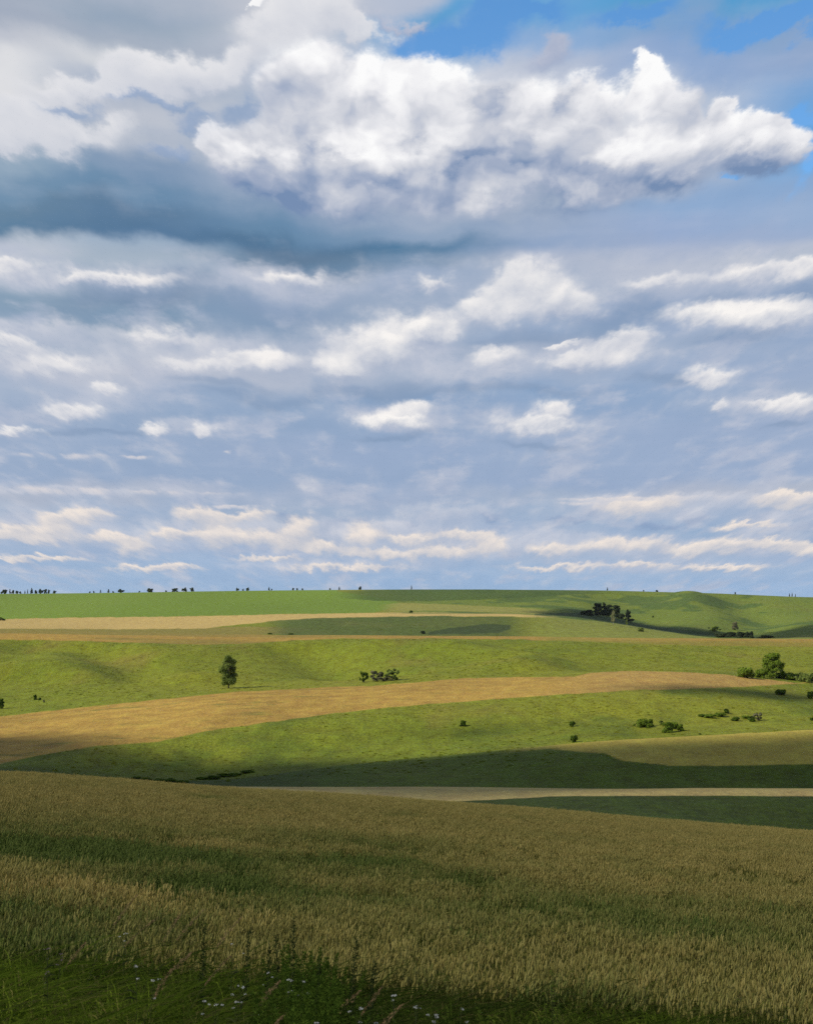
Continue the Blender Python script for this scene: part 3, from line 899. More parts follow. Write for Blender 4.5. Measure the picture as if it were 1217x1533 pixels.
# small ones farther off
for pts in [[(885, 1027), (960, 1025), (1050, 1028), (1130, 1033), (1230, 1041), (1230, 1052), (1120, 1044), (1040, 1038), (950, 1034)]]:
    q = [gpt(*e_) for e_ in pts]
    shade_cloud(q, -40.0, 8.0, 30.0, 13.0)
q = [gpt(px, v) for px, v in [(822, 921.5), (862, 922), (900, 929), (960, 939), (1020, 948), (1070, 953)]]
far_edge = [gpt(px, v) for px, v in [(1128, 952.5), (1060, 944), (1000, 938), (950, 931), (905, 920), (868, 915.5), (835, 917)]]
shade_cloud(q + far_edge, -35.0, 9.0, 30.0, 14.0)
shade_cloud([gpt(px, v) for px, v in [(1135, 956), (1165, 945), (1195, 940), (1240, 934), (1260, 956)]], -35.0, 9.0, 30.0, 14.0)

# a thin translucent sheet of stratus over the near field: a little sun comes through it
nx_, ny_ = 60, 60
gx_, gy_ = np.meshgrid(np.linspace(-280, 340, nx_), np.linspace(-160, 236, ny_))
sft = (CLOUD_Z - 40 + 15.0) / SUN_DIR.z
edge_t = np.minimum(np.minimum(gx_ + 280, 340 - gx_), np.minimum(gy_ + 160, 236 - gy_))
th = 2 + 16 * np.clip(edge_t / 60, 0, 1) * (0.6 + fbm(gx_ / 60, gy_ / 60, 3))
zt = CLOUD_Z - 40 + 6 * fbm(gx_ / 90 + 4, gy_ / 90, 3)
top = np.stack([gx_ + SUN_DIR.x * sft, gy_ + SUN_DIR.y * sft, zt + th], -1).reshape(-1, 3)
bot = top.copy()
bot[:, 2] = (zt - th * 0.4).ravel()
i_ = np.arange(ny_ * nx_).reshape(ny_, nx_)
qt = np.stack([i_[:-1, :-1], i_[:-1, 1:], i_[1:, 1:], i_[1:, :-1]], -1).reshape(-1, 4)
rim = np.concatenate([i_[0, :], i_[1:, -1], i_[-1, -2::-1], i_[-2:0:-1, 0]])
N0 = nx_ * ny_
qr = np.stack([rim, rim + N0, np.roll(rim, -1) + N0, np.roll(rim, -1)], -1)
me = mesh_from("cloud", np.concatenate([top, bot]), [qt, qt[:, ::-1] + N0, qr])
mat_veil = bpy.data.materials.new("thin_stratus")
mat_veil.use_nodes = True
gv_ = G(mat_veil.node_tree)
mat_veil.node_tree.nodes.clear()
dif = gv_.node('ShaderNodeBsdfDiffuse')
dif.inputs[0].default_value = (0.8, 0.81, 0.83, 1)
tr = gv_.node('ShaderNodeBsdfTransparent')
mx = gv_.node('ShaderNodeMixShader')
vn = gv_.noise(gv_.node('ShaderNodeNewGeometry').outputs['Position'], 0.012, 4, 0.5)
gv_.put(mx.inputs[0], gv_.ss(vn, 0.3, 0.7, VEIL_LO, VEIL_HI))
gv_.put(mx.inputs[1], tr.outputs[0])
gv_.put(mx.inputs[2], dif.outputs[0])
mo = gv_.node('ShaderNodeOutputMaterial')
gv_.t.links.new(mx.outputs[0], mo.inputs[0])
me.materials.append(mat_veil)
o = bpy.data.objects.new("cloud", me)
o["kind"] = "structure"
COL.objects.link(o)


# torn wisps: they only dapple the lit slopes
mat_wisp = mat_veil.copy()
mat_wisp.name = "cloud_wisp"
nt_ = mat_wisp.node_tree
for n_ in nt_.nodes:
    if n_.bl_idname == 'ShaderNodeMapRange':
        n_.inputs[3].default_value, n_.inputs[4].default_value = 0.04, 0.16
for pts in ([(520, 1098), (600, 1086), (700, 1084), (780, 1092), (760, 1104), (680, 1112), (580, 1114)], [(850, 1086), (940, 1090), (1030, 1098), (1100, 1092), (1060, 1103), (950, 1107), (860, 1102)],
            [(420, 1070), (520, 1062), (560, 1072), (470, 1086)], [(250, 1112), (340, 1104), (420, 1112), (330, 1124)]):
    shade_cloud([gpt(*e_) for e_ in pts], -40.0, 10.0, 20.0, 15.0, mat_wisp)

# ----------------------------------------------------------------- trees and bushes
def foliage_mat(name, c_dark, c_light, trans=0.32):
    m_ = bpy.data.materials.new(name)
    m_.use_nodes = True
    nt = m_.node_tree
    nt.nodes.clear()
    g_ = G(nt)
    a = g_.node('ShaderNodeAttribute', attribute_name="tint")
    c = g_.mix(g_.sep(a.outputs['Color'])[0], c_dark, c_light)
    d = g_.node('ShaderNodeBsdfDiffuse')
    g_.put(d.inputs[0], c)
    t = g_.node('ShaderNodeBsdfTranslucent')
    g_.put(t.inputs[0], c)
    x = g_.node('ShaderNodeMixShader')
    x.inputs[0].default_value = trans
    g_.put(x.inputs[1], d.outputs[0])
    g_.put(x.inputs[2], t.outputs[0])
    o_ = g_.node('ShaderNodeOutputMaterial')
    nt.links.new(x.outputs[0], o_.inputs[0])
    return m_


MF = {
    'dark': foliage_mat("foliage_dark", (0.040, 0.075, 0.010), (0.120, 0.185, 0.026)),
    'mid': foliage_mat("foliage_green", (0.075, 0.130, 0.013), (0.220, 0.300, 0.040)),
    'grey': foliage_mat("foliage_grey", (0.100, 0.105, 0.060), (0.260, 0.250, 0.140)),
    'pale': foliage_mat("foliage_pale", (0.180, 0.195, 0.090), (0.400, 0.390, 0.210)),
    'olive': foliage_mat("foliage_olive", (0.085, 0.125, 0.024), (0.250, 0.310, 0.080)),
    'blue': foliage_mat("foliage_far", (0.028, 0.045, 0.024), (0.085, 0.112, 0.048)),  # bluish tone carries some of the distance haze
}
mat_bark, gb_, bb_ = principled("bark")
gb_.put(bb_.inputs['Base Color'], gb_.mix(gb_.noise(gb_.node('ShaderNodeTexCoord').outputs['Object'], 9.0, 4), (0.05, 0.035, 0.025), (0.16, 0.13, 0.10)))
mat_birch, gb_, bb_ = principled("birch_bark")
gb_.put(bb_.inputs['Base Color'], gb_.mix(gb_.ss(gb_.noise(gb_.vm('MULTIPLY', gb_.node('ShaderNodeTexCoord').outputs['Object'], (1, 1, 4)), 6.0, 4), 0.4, 0.6), (0.10, 0.09, 0.08), (0.55, 0.52, 0.46)))


def tube(pts, r0, r1, n=6):
    """tapered tube along points"""
    pts = np.asarray(pts, float)
    t = np.gradient(pts, axis=0)
    t /= np.linalg.norm(t, axis=1)[:, None] + 1e-9
    up = np.where(np.abs(t[:, 2:3]) > 0.9, np.array([[1.0, 0, 0]]), np.array([[0, 0, 1.0]]))
    a = np.cross(t, up)
    a /= np.linalg.norm(a, axis=1)[:, None]
    b_ = np.cross(t, a)
    r = np.linspace(r0, r1, len(pts))[:, None, None]
    th_ = np.linspace(0, 2 * PI, n, endpoint=False)
    V = pts[:, None] + r * (a[:, None] * np.cos(th_)[None, :, None] + b_[:, None] * np.sin(th_)[None, :, None])
    i = np.arange(len(pts) - 1)[:, None] * n + np.arange(n)[None]
    j = np.arange(len(pts) - 1)[:, None] * n + (np.arange(n)[None] + 1) % n
    return V.reshape(-1, 3), np.stack([i, j, j + n, i + n], -1).reshape(-1, 4)


def join(parts):
    vs, fs, o_ = [], [], 0
    for v, f_ in parts:
        vs.append(v)
        fs.append(f_ + o_)
        o_ += len(v)
    return np.concatenate(vs), np.concatenate(fs)


def leaves(lumps, n, size, r_):
    """leaf clumps scattered through lumps (x, y, z, rxy, rz); n shared by volume"""
    lumps = np.asarray(lumps, float)
    w = lumps[:, 3] ** 2 * lumps[:, 4]
    k = r_.choice(len(lumps), n, p=w / w.sum())
    d = r_.normal(size=(n, 3))
    d /= np.linalg.norm(d, axis=1)[:, None]
    rad = r_.random(n) ** 0.42 * r_.uniform(0.85, 1.12, n)
    L = lumps[k]
    c = L[:, :3] + d * rad[:, None] * np.stack([L[:, 3], L[:, 3], L[:, 4]], -1)
    axis_out = c * np.array([1.0, 1.0, 0.6]) - np.array([0, 0, 0.25])
    axis_out /= np.linalg.norm(axis_out, axis=1)[:, None] + 1e-9
    nrm = d * 0.6 + axis_out * 0.7 + r_.normal(size=(n, 3)) * 0.45 + np.array([0, 0, 0.15])
    nrm /= np.linalg.norm(nrm, axis=1)[:, None]
    a = np.cross(nrm, r_.normal(size=(n, 3)))
    a /= np.linalg.norm(a, axis=1)[:, None] + 1e-9
    b_ = np.cross(nrm, a)
    s = size * r_.uniform(0.6, 1.3, n)[:, None]
    V = np.stack([c - a * s, c - b_ * s * 0.7 + nrm * s * 0.15, c + a * s, c + b_ * s * 0.7 - nrm * s * 0.1], 1)
    F = np.arange(n * 4).reshape(n, 4)
    tone = np.clip(r_.beta(2, 2.4, n) + 0.18 * r_.normal(size=len(lumps))[k], 0, 1)
    col = np.repeat(tone, 4)[:, None] * np.ones(3)
    return V.reshape(-1, 3), F, col


def crown_lumps(kind, r_):
    """unit tree: height 1, width about 1 (scaled afterwards)"""
    L = []
    if kind == 'oval':            # tall egg
        for k in range(46):
            z = r_.uniform(0.17, 0.93)
            prof = 0.46 * math.sin(PI * min(1, max(0, (z - 0.08) / 0.92)) ** 0.8) ** 0.7
            a, rr = r_.uniform(0, 2 * PI), prof * r_.uniform(0.35, 0.82)
            L.append((rr * math.cos(a), rr * math.sin(a), z, r_.uniform(0.11, 0.19), r_.uniform(0.07, 0.12)))
    elif kind == 'round':
        for k in range(44):
            z = r_.uniform(0.12, 0.90)
            prof = 0.5 * math.sqrt(max(0, 1 - ((z - 0.48) / 0.50) ** 2))
            a, rr = r_.uniform(0, 2 * PI), prof * r_.uniform(0.3, 0.85)
            L.append((rr * math.cos(a), rr * math.sin(a), z, r_.uniform(0.10, 0.19), r_.uniform(0.08, 0.14)))
    elif kind == 'bush':
        for k in range(22):
            a, rr = r_.uniform(0, 2 * PI), 0.36 * math.sqrt(r_.random())
            z = r_.uniform(0.10, 0.80) * math.sqrt(1 - (rr / 0.46) ** 2)
            L.append((rr * math.cos(a), rr * math.sin(a), z, r_.uniform(0.14, 0.22), r_.uniform(0.15, 0.25)))
    elif kind == 'scrub':         # several ragged heads on bare stems
        for k in range(22):
            a, rr = r_.uniform(0, 2 * PI), 0.42 * math.sqrt(r_.random())
            z = r_.uniform(0.15, 0.90) * (1 - 0.5 * rr)
            L.append((rr * math.cos(a), rr * math.sin(a), z, r_.uniform(0.06, 0.13), r_.uniform(0.07, 0.14)))
    elif kind == 'spire':         # narrow pointed
        for k in range(24):
            z = r_.uniform(0.10, 0.94)
            prof = 0.42 * (1.04 - z) ** 0.75
            a, rr = r_.uniform(0, 2 * PI), prof * r_.uniform(0.3, 0.85)
            L.append((rr * math.cos(a), rr * math.sin(a), z, 0.08 + 0.13 * (1 - z), r_.uniform(0.06, 0.10)))
    elif kind == 'birch':
        for k in range(20):
            z = r_.uniform(0.30, 0.95)
            prof = 0.40 * math.sin(PI * (z - 0.15) / 0.88) ** 0.8
            a, rr = r_.uniform(0, 2 * PI), prof * r_.uniform(0.2, 0.9)
            L.append((rr * math.cos(a), rr * math.sin(a), z, r_.uniform(0.09, 0.17), r_.uniform(0.06, 0.12)))
    elif kind == 'dome':          # flat-topped clump on the skyline
        for k in range(14):
            a, rr = r_.uniform(0, 2 * PI), 0.38 * math.sqrt(r_.random())
            z = r_.uniform(0.12, 0.85) * (1 - 0.55 * rr)
            L.append((rr * math.cos(a), rr * math.sin(a), z, r_.uniform(0.12, 0.2), r_.uniform(0.12, 0.2)))
    return L


SPEC = {  # leaf count, leaf size, trunk height and radius, limbs
    'oval': (11000, 0.022, 0.80, 0.026, 10), 'round': (10000, 0.025, 0.60, 0.035, 8), 'bush': (4200, 0.044, 0.35, 0.03, 4),
    'scrub': (4000, 0.032, 0.60, 0.020, 9), 'spire': (3200, 0.042, 0.92, 0.03, 4), 'birch': (1800, 0.032, 0.9, 0.03, 6), 'dome': (1800, 0.065, 0.45, 0.05, 3)}
CACHE = {}


def tree_meshes(kind, var, tint):
    key = (kind, var, tint)
    if key in CACHE:
        return CACHE[key]
    r_ = np.random.default_rng(hash_seed(kind) + 101 * var)
    n, ls, th_, tr_, nl = SPEC[kind]
    L = crown_lumps(kind, r_)
    V, F, C_ = leaves(L, n, ls, r_)
    crown = mesh_from("crown", V, [F], False, C_)
    crown.materials.append(MF[tint])
    bend = r_.normal(size=2) * 0.02
    zz = np.linspace(-0.03, th_, 7)
    spine = np.stack([bend[0] * np.sin(zz * 4), bend[1] * np.sin(zz * 3), zz], -1)
    parts = [tube(spine, tr_ * 1.25, tr_ * 0.25)]
    for k in range(nl):
        t = L[r_.integers(len(L))]
        z0 = max(0.02, min(th_ * 0.95, t[2] * r_.uniform(0.35, 0.7))) if kind not in ('bush', 'scrub', 'dome') else r_.uniform(0, 0.08)
        p0 = np.array([np.interp(z0, zz, spine[:, 0]), np.interp(z0, zz, spine[:, 1]), z0])
        p1 = np.array(t[:3])
        mid_ = (p0 + p1) / 2 + np.array([0, 0, -0.03])
        parts.append(tube(np.array([p0, mid_, p1]), tr_ * 0.5, tr_ * 0.12, 5))
    V, F = join(parts)
    trunk = mesh_from("trunk", V, [F], True)
    trunk.materials.append(mat_birch if kind in ('birch',) or tint == 'pale' else mat_bark)
    CACHE[key] = (trunk, crown)
    return CACHE[key]


def hash_seed(s):
    return sum(ord(c) * (i + 3) for i, c in enumerate(s))


def plant_tree(name, label, cat, group, loc, w, h, kind, tint, var=0, rot=0.0):
    root = bpy.data.objects.new(name, None)
    root.empty_display_size = 1.0
    root.location = loc
    root.rotation_euler = (0, 0, rot)
    root["label"], root["category"] = label, cat
    if group:
        root["group"] = group
    COL.objects.link(root)
    trunk, crown = tree_meshes(kind, var, tint)
    for nm, me_ in (("trunk", trunk), ("crown", crown)):
        o_ = bpy.data.objects.new(nm, me_)
        o_.scale = (w, w, h)
        o_.parent = root
        COL.objects.link(o_)
    return root


_tree_n = 0


def tree_at(px, v, w, h, kind, tint, label, group=None, cat=None, name=None, y=None):
    """w, h: width and height in pixels of the photograph, v: the row of its foot"""
    global _tree_n
    _tree_n += 1
    if y is None:
        x, y, z = visible_point(px, v)
    else:
        x = px_dir(px, v)[0] * y
        z = float(ground_z(x, y))
    k = y / FPX
    is_bush = kind in ('bush', 'scrub') and (h * k < 7)
    nm = name or ('bush' if is_bush else {'birch': 'birch_tree', 'spire': 'pointed_tree'}.get(kind, 'tree'))
    rr = random.Random(_tree_n)
    plant_tree(nm, label, cat or ('bush' if nm == 'bush' else 'tree'), group, (x, y, z), w * k, h * k, kind, tint,
               rr.randrange(3 if kind in ('bush', 'dome', 'spire') else 2), rr.uniform(0, 6.28))


# --- along the skyline
SKY_G = "small trees along the skyline"
skyline = [
    (6.7, 10, 7, 'dome', "broad dark tree on the skyline at the left end of the row"),
    (15.5, 4.4, 6.3, 'spire', "left tree of the tight dark pair beside the broad tree at the skyline's left end"),
    (20, 4.4, 6, 'dome', "right tree of the tight dark pair beside the broad tree at the skyline's left end"),
    (26, 5, 5, 'dome', "low pale tree on the skyline just right of the tight pair"),
    (31, 4, 4, 'dome', "smaller low pale tree on the skyline, before the two thin ones"),
    (38, 3, 4, 'spire', "short thin tree on the skyline beside an even thinner taller one"),
    (42, 2.6, 6.3, 'spire', "thinnest upright tree in the skyline row at the left"),
    (48, 6, 8, 'spire', "tallest pointed tree in the skyline row at the left"),
    (54.5, 4.5, 5.5, 'dome', "round tree on the skyline right beside the tallest pointed one"),
    (62, 7.5, 8, 'dome', "tall full tree at the start of the densest skyline clump on the left"),
    (68.5, 6, 7, 'dome', "middle tree of the densest skyline clump on the left"),
    (73.5, 4, 6.3, 'dome', "right-hand tree of the densest skyline clump on the left"),
    (82, 6, 4.5, 'dome', "low tree on the skyline standing just apart at the row's right end"),
    (135, 2.6, 2.6, 'dome', "tiny speck of a tree on the skyline, first after the long left row"),
    (141, 2.6, 3.2, 'dome', "tiny speck of a tree on the skyline, second after the long left row"),
    (151, 3.4, 4.2, 'spire', "small pointed tree on the skyline between the specks and the leaning wedge"),
    (163, 5, 5, 'spire', "wedge shaped small tree on the skyline left of a wide dome"),
    (170, 3, 2.4, 'dome', "tiny shrub on the skyline touching the left of a wide dome"),
    (182, 10, 6, 'dome', "wide domed tree on the skyline, left one of the two lone domes"),
    (209, 3, 2.4, 'dome', "tiny shrub on the skyline between the two lone domed trees"),
    (225, 11, 6.4, 'dome', "widest domed tree on the skyline, right one of the two lone domes"),
    (249, 3, 2.4, 'dome', "tiny shrub on the skyline left of the group of three trees"),
    (262, 10, 5.6, 'dome', "flat left tree in the skyline group of three"),
    (276, 9, 7, 'dome', "tallest middle tree in the skyline group of three"),
    (288, 7, 6.4, 'dome', "narrow right tree in the skyline group of three"),
    (356, 5.4, 5.2, 'dome', "left tree of the skyline trio whose middle one is tiny"),
    (364, 3, 3.2, 'dome', "tiny middle tree of the skyline trio above the green crop"),
    (371, 5.2, 5.2, 'dome', "right tree of the skyline trio whose middle one is tiny"),
    (403, 4.2, 4.6, 'spire', "larger tree of the touching skyline pair in the left middle"),
    (407, 2.6, 2.8, 'dome', "tiny tree of the touching skyline pair in the left middle"),
    (439, 3.6, 3.6, 'dome', "left and largest of three evenly spaced little skyline trees"),
    (445, 3.2, 3.2, 'dome', "middle of three evenly spaced little skyline trees"),
    (453, 3.2, 3.2, 'dome', "right of three evenly spaced little skyline trees"),
    (494, 3, 3, 'dome', "smaller left one of two lone trees at the crop's right skyline"),
    (508, 3.8, 4.2, 'spire', "pointed right one of two lone trees at the crop's right skyline"),
    (539, 4.6, 5.2, 'dome', "lone dark tree on the skyline where green crop meets the darker hill"),
    (616, 3, 5.4, 'spire', "lone upright tree on the skyline above the centre of the picture"),
    (909, 3, 4.4, 'spire', "tiny upright tree on the skyline above the dark grove"),
    (963, 2.4, 2.2, 'dome', "tiny low shrub on the skyline right of the dark grove"),
    (983, 4.4, 2.6, 'dome', "flat low shrub on the skyline of the right hill"),
    (1100, 2.4, 3, 'dome', "tiny lone shrub on the skyline of the right hill's slope"),
    (1181, 3, 4, 'spire', "left of three thin trees on the skyline at the far right"),
    (1185, 2.4, 5.4, 'spire', "tallest middle one of three thin trees on the skyline at the far right"),
    (1190, 2.4, 3.6, 'spire', "right of three thin trees on the skyline at the far right"),
]
for px, w, h, kind, lab in skyline:
    tree_at(px, 887, w, h + 0.8, kind, 'blue', lab, SKY_G, name='tree', cat='tree', y=2290.0)

# --- the grove on the far right hill and its neighbours
GR = "dark trees of the far grove"
for px, v, w, h, kind, tint, lab in [
    (880, 921, 17, 9, 'bush', 'blue', "low dark bush at the left edge of the far grove"),
    (872, 920, 9, 6, 'bush', 'blue', "lowest dark bush trailing off left of the far grove"),
    (895, 922, 13, 19, 'round', 'blue', "leftmost tall dark tree in the far grove"),
    (904, 922, 13, 20, 'spire', 'blue', "tallest dark tree at the back of the far grove"),
    (911, 923, 13, 18, 'round', 'blue', "dark tree right behind the pale birch in the far grove"),
    (922, 925, 13, 19, 'round', 'blue', "dark tree just right of the pale birch in the far grove"),
    (930, 927, 9, 11, 'bush', 'blue', "low dark tree filling the gap right of the birch"),
    (940, 931, 14, 19, 'spire', 'blue', "dark pointed tree at the right end of the far grove"),
]:
    tree_at(px, v, w * 1.3, h, kind, tint, lab, GR, cat='tree', name='pointed_tree' if kind == 'spire' else 'tree')
tree_at(917.5, 936.5, 10, 22, 'birch', 'pale', "pale sunlit birch standing in front of the dark far grove", name='birch_tree')
tree_at(938, 938, 6, 11, 'birch', 'olive', "small slim greyish tree at the foot of the grove's right end", name='tree', cat='tree')
tree_at(959.5, 945.5, 11, 8.5, 'bush', 'olive', "rounded olive bush on the shadow band right of the far grove")
tree_at(977, 924.5, 3.4, 3, 'bush', 'dark', "tiny lone bush on the lit hillside right of the far grove")
tree_at(1069, 946, 22, 9, 'scrub', 'mid', "wide ragged green bush left of the round grey tree on the far hill")
tree_at(1100, 943, 11.5, 12, 'round', 'grey', "round grey-green tree rising above low bushes on the far hill", name='tree', cat='tree')
for px, v, w, h, lab in [(1080, 954, 24, 8, "low dark bush in shade below the ragged green bush"), (1093, 954, 20, 9, "dark bush directly below the round grey far tree"),
                         (1107, 954.5, 17, 10, "dark bush second from the right in the far hill thicket"), (1117, 954.5, 12, 10, "dark bush between two others at the thicket's right end"),
                         (1124, 955, 9, 11, "rightmost upright dark bush of the far hill thicket"), (1145, 955, 26, 4.5, "flat dark bush lying right of the far hill thicket")]:
    tree_at(px, v, w, h, 'bush', 'blue', lab, "dark bushes of the far thicket", name='bush', cat='bush')
tree_at(615, 917.5, 7, 4, 'bush', 'dark', "small dark bush on the far edge of the pale field", cat='bush', name='bush')
tree_at(633, 949, 9, 6, 'bush', 'blue', "small dark bush alone in the shaded hollow", cat='bush', name='bush')
tree_at(1, 929, 14, 6, 'dome', 'dark', "dark bush at the left margin above the pale field", cat='bush', name='bush')
tree_at(404, 949.5, 8, 2.2, 'bush', 'dark', "faint flat bush at the left end of the shaded hollow", cat='bush', name='bush')
tree_at(436, 950, 9, 2.2, 'bush', 'dark', "thin dark streak of a bush along the hollow's lower edge", cat='bush', name='bush')

# --- the meadow hill
tree_at(342.5, 1030.5, 33, 49, 'oval', 'olive', "tall egg-shaped tree with pale stems alone on the left meadow slope", name='tree')
tree_at(544.5, 1022, 16, 20, 'scrub', 'dark', "dark left one of three scrubby trees in the meadow hollow", "scrubby trees in the hollow", cat='tree', name='scrubby_tree')
tree_at(565, 1019.5, 26, 18, 'scrub', 'grey', "greyish middle one of three scrubby trees in the meadow hollow", "scrubby trees in the hollow", cat='tree', name='scrubby_tree')
tree_at(588, 1018.5, 26, 20, 'scrub', 'olive', "tallest right one of three scrubby trees in the meadow hollow", "scrubby trees in the hollow", cat='tree', name='scrubby_tree')
tree_at(574, 1020, 30, 8, 'scrub', 'grey', "low grey undergrowth bush in front of the three scrubby trees", cat='bush', name='bush')
tree_at(2, 1061, 11, 15, 'round', 'dark', "dark bush cut by the left edge beside the gold field", cat='bush', name='bush')
tree_at(53, 1047.5, 7.5, 8.5, 'bush', 'dark', "largest of three little dark bushes left on the meadow", "little bushes left on the meadow")
tree_at(60, 1048.5, 5, 4.5, 'bush', 'dark', "low middle one of three little dark bushes left on the meadow", "little bushes left on the meadow")
tree_at(66.5, 1052, 3, 6, 'bush', 'grey', "thin right one of three little bushes left on the meadow", "little bushes left on the meadow")
tree_at(1114, 1014.5, 31, 20, 'bush', 'mid', "domed green bush left of the big round tree", name='bush', cat='bush')
tree_at(1156, 1015, 38, 37, 'round', 'mid', "big round sunlit tree above the hedge at the right", name='tree')
tree_at(1140, 1015, 22, 16, 'bush', 'mid', "bush tucked under the left side of the big round tree", "hedge bushes at the right", name='bush', cat='bush')
for px, v, w, h, t_, lab in [(1170, 1016, 24, 12, 'mid', "hedge bush at the right foot of the big round tree"), (1184, 1018, 24, 12, 'mid', "middle hedge bush right of the big round tree"),
                             (1197, 1019.5, 24, 14, 'olive', "second last hedge bush before the right margin"), (1211, 1022, 26, 18, 'olive', "tallest light hedge bush at the right margin")]:
    tree_at(px, v, w, h, 'bush', t_, lab, "hedge bushes at the right", name='bush', cat='bush')
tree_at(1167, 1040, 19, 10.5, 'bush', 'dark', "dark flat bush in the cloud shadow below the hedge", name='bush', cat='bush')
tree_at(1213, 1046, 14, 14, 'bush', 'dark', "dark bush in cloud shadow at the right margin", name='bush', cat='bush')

# --- the green slope below the gold field
SB = "bushes on the green slope"
for px, v, w, h, t_, lab in [
    (693.5, 1087, 12.5, 9.5, 'dark', "lone small dark bush near the middle of the green slope"),
    (856, 1087.5, 11, 10, 'dark', "upper of two dark round bushes one above the other on the slope"),
    (858.5, 1111.5, 13, 13.5, 'dark', "lower of two dark round bushes one above the other on the slope"),
    (960, 1089, 20, 17, 'mid', "largest bush of the left clump on the green slope"),
    (973, 1087.5, 12.5, 12.5, 'mid', "right bush of the left clump on the green slope"),
    (970, 1090.5, 7, 7, 'mid', "small front bush of the left clump on the green slope"),
    (949, 1087, 5, 4, 'mid', "tiny bush left of the left clump on the green slope"),
    (989.5, 1085.5, 8, 8, 'olive', "small back bush left in the right clump on the green slope"),
    (999, 1096.5, 22, 17.5, 'mid', "largest front bush of the right clump on the green slope"),
    (1009, 1091.5, 15, 13.5, 'mid', "back middle bush of the right clump on the green slope"),
    (1018.5, 1094.5, 12, 11.5, 'mid', "rightmost bush of the right clump on the green slope"),
    (1047, 1100, 6, 2.5, 'olive', "tiny flat bush low on the slope right of the right clump"),
]:
    tree_at(px, v, w, h, 'bush', t_, lab, SB, name='bush', cat='bush')
SC = "scrub on the slope's right"
for px, v, w, h, k_, t_, lab in [
    (1050, 1073, 16, 5, 'bush', 'dark', "low left end of the scrub patch on the right of the slope"),
    (1063, 1075, 20, 7, 'bush', 'mid', "low spreading bush second from the left in the scrub patch"),
    (1077, 1073, 20, 8, 'bush', 'mid', "spreading bush in the middle of the scrub patch, below the peak"),
    (1086.5, 1068, 9, 8, 'bush', 'dark', "small dark bush topping the scrub patch"),
    (1101, 1079.5, 14.5, 8, 'bush', 'dark', "dark dome bush in front of the scrub patch"),
    (1124, 1080.5, 13, 9.5, 'bush', 'dark', "darkest right-hand bush of the scrub patch"),
    (1134, 1079, 18, 14, 'scrub', 'grey', "thin reddish grey bush at the right end of the scrub patch"),
    (1115, 1076, 14, 6, 'bush', 'mid', "low green bush between the two dark domes of the scrub patch"),
    (1214.5, 1079, 8, 6, 'bush', 'dark', "little dark bush near the right margin on the slope"),
]:
    tree_at(px, v, w, h, k_, t_, lab, SC, name='bush', cat='bush')

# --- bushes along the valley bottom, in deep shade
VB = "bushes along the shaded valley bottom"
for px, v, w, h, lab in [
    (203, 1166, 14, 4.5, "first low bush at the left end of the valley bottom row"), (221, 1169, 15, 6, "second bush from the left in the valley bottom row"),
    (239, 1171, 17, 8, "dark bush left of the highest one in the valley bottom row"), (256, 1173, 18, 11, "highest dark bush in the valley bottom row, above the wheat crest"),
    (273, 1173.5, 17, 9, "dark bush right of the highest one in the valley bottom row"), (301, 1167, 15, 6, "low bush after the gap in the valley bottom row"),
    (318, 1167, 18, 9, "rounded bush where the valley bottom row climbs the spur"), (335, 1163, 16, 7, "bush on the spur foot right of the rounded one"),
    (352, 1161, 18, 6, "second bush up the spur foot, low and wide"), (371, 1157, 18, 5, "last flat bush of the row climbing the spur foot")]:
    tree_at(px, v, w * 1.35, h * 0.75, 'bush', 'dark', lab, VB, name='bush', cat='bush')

# ----------------------------------------------------------------- wheat, verge grass (stuff: instanced by geometry nodes)
def strip(pts, w, nrm_hint=None):
    """flat ribbon along points; w = widths"""
    pts = np.asarray(pts, float)
    t = np.gradient(pts, axis=0)
    side = np.cross(t, nrm_hint if nrm_hint is not None else np.array([0.0, 1.0, 0.0]))
    side /= np.linalg.norm(side, axis=1)[:, None] + 1e-9
    w = np.asarray(w, float)[:, None] / 2
    n = len(pts)
    V = np.concatenate([pts - side * w, pts + side * w])
    i = np.arange(n - 1)
    return V, np.stack([i, i + 1, i + 1 + n, i + n], -1)


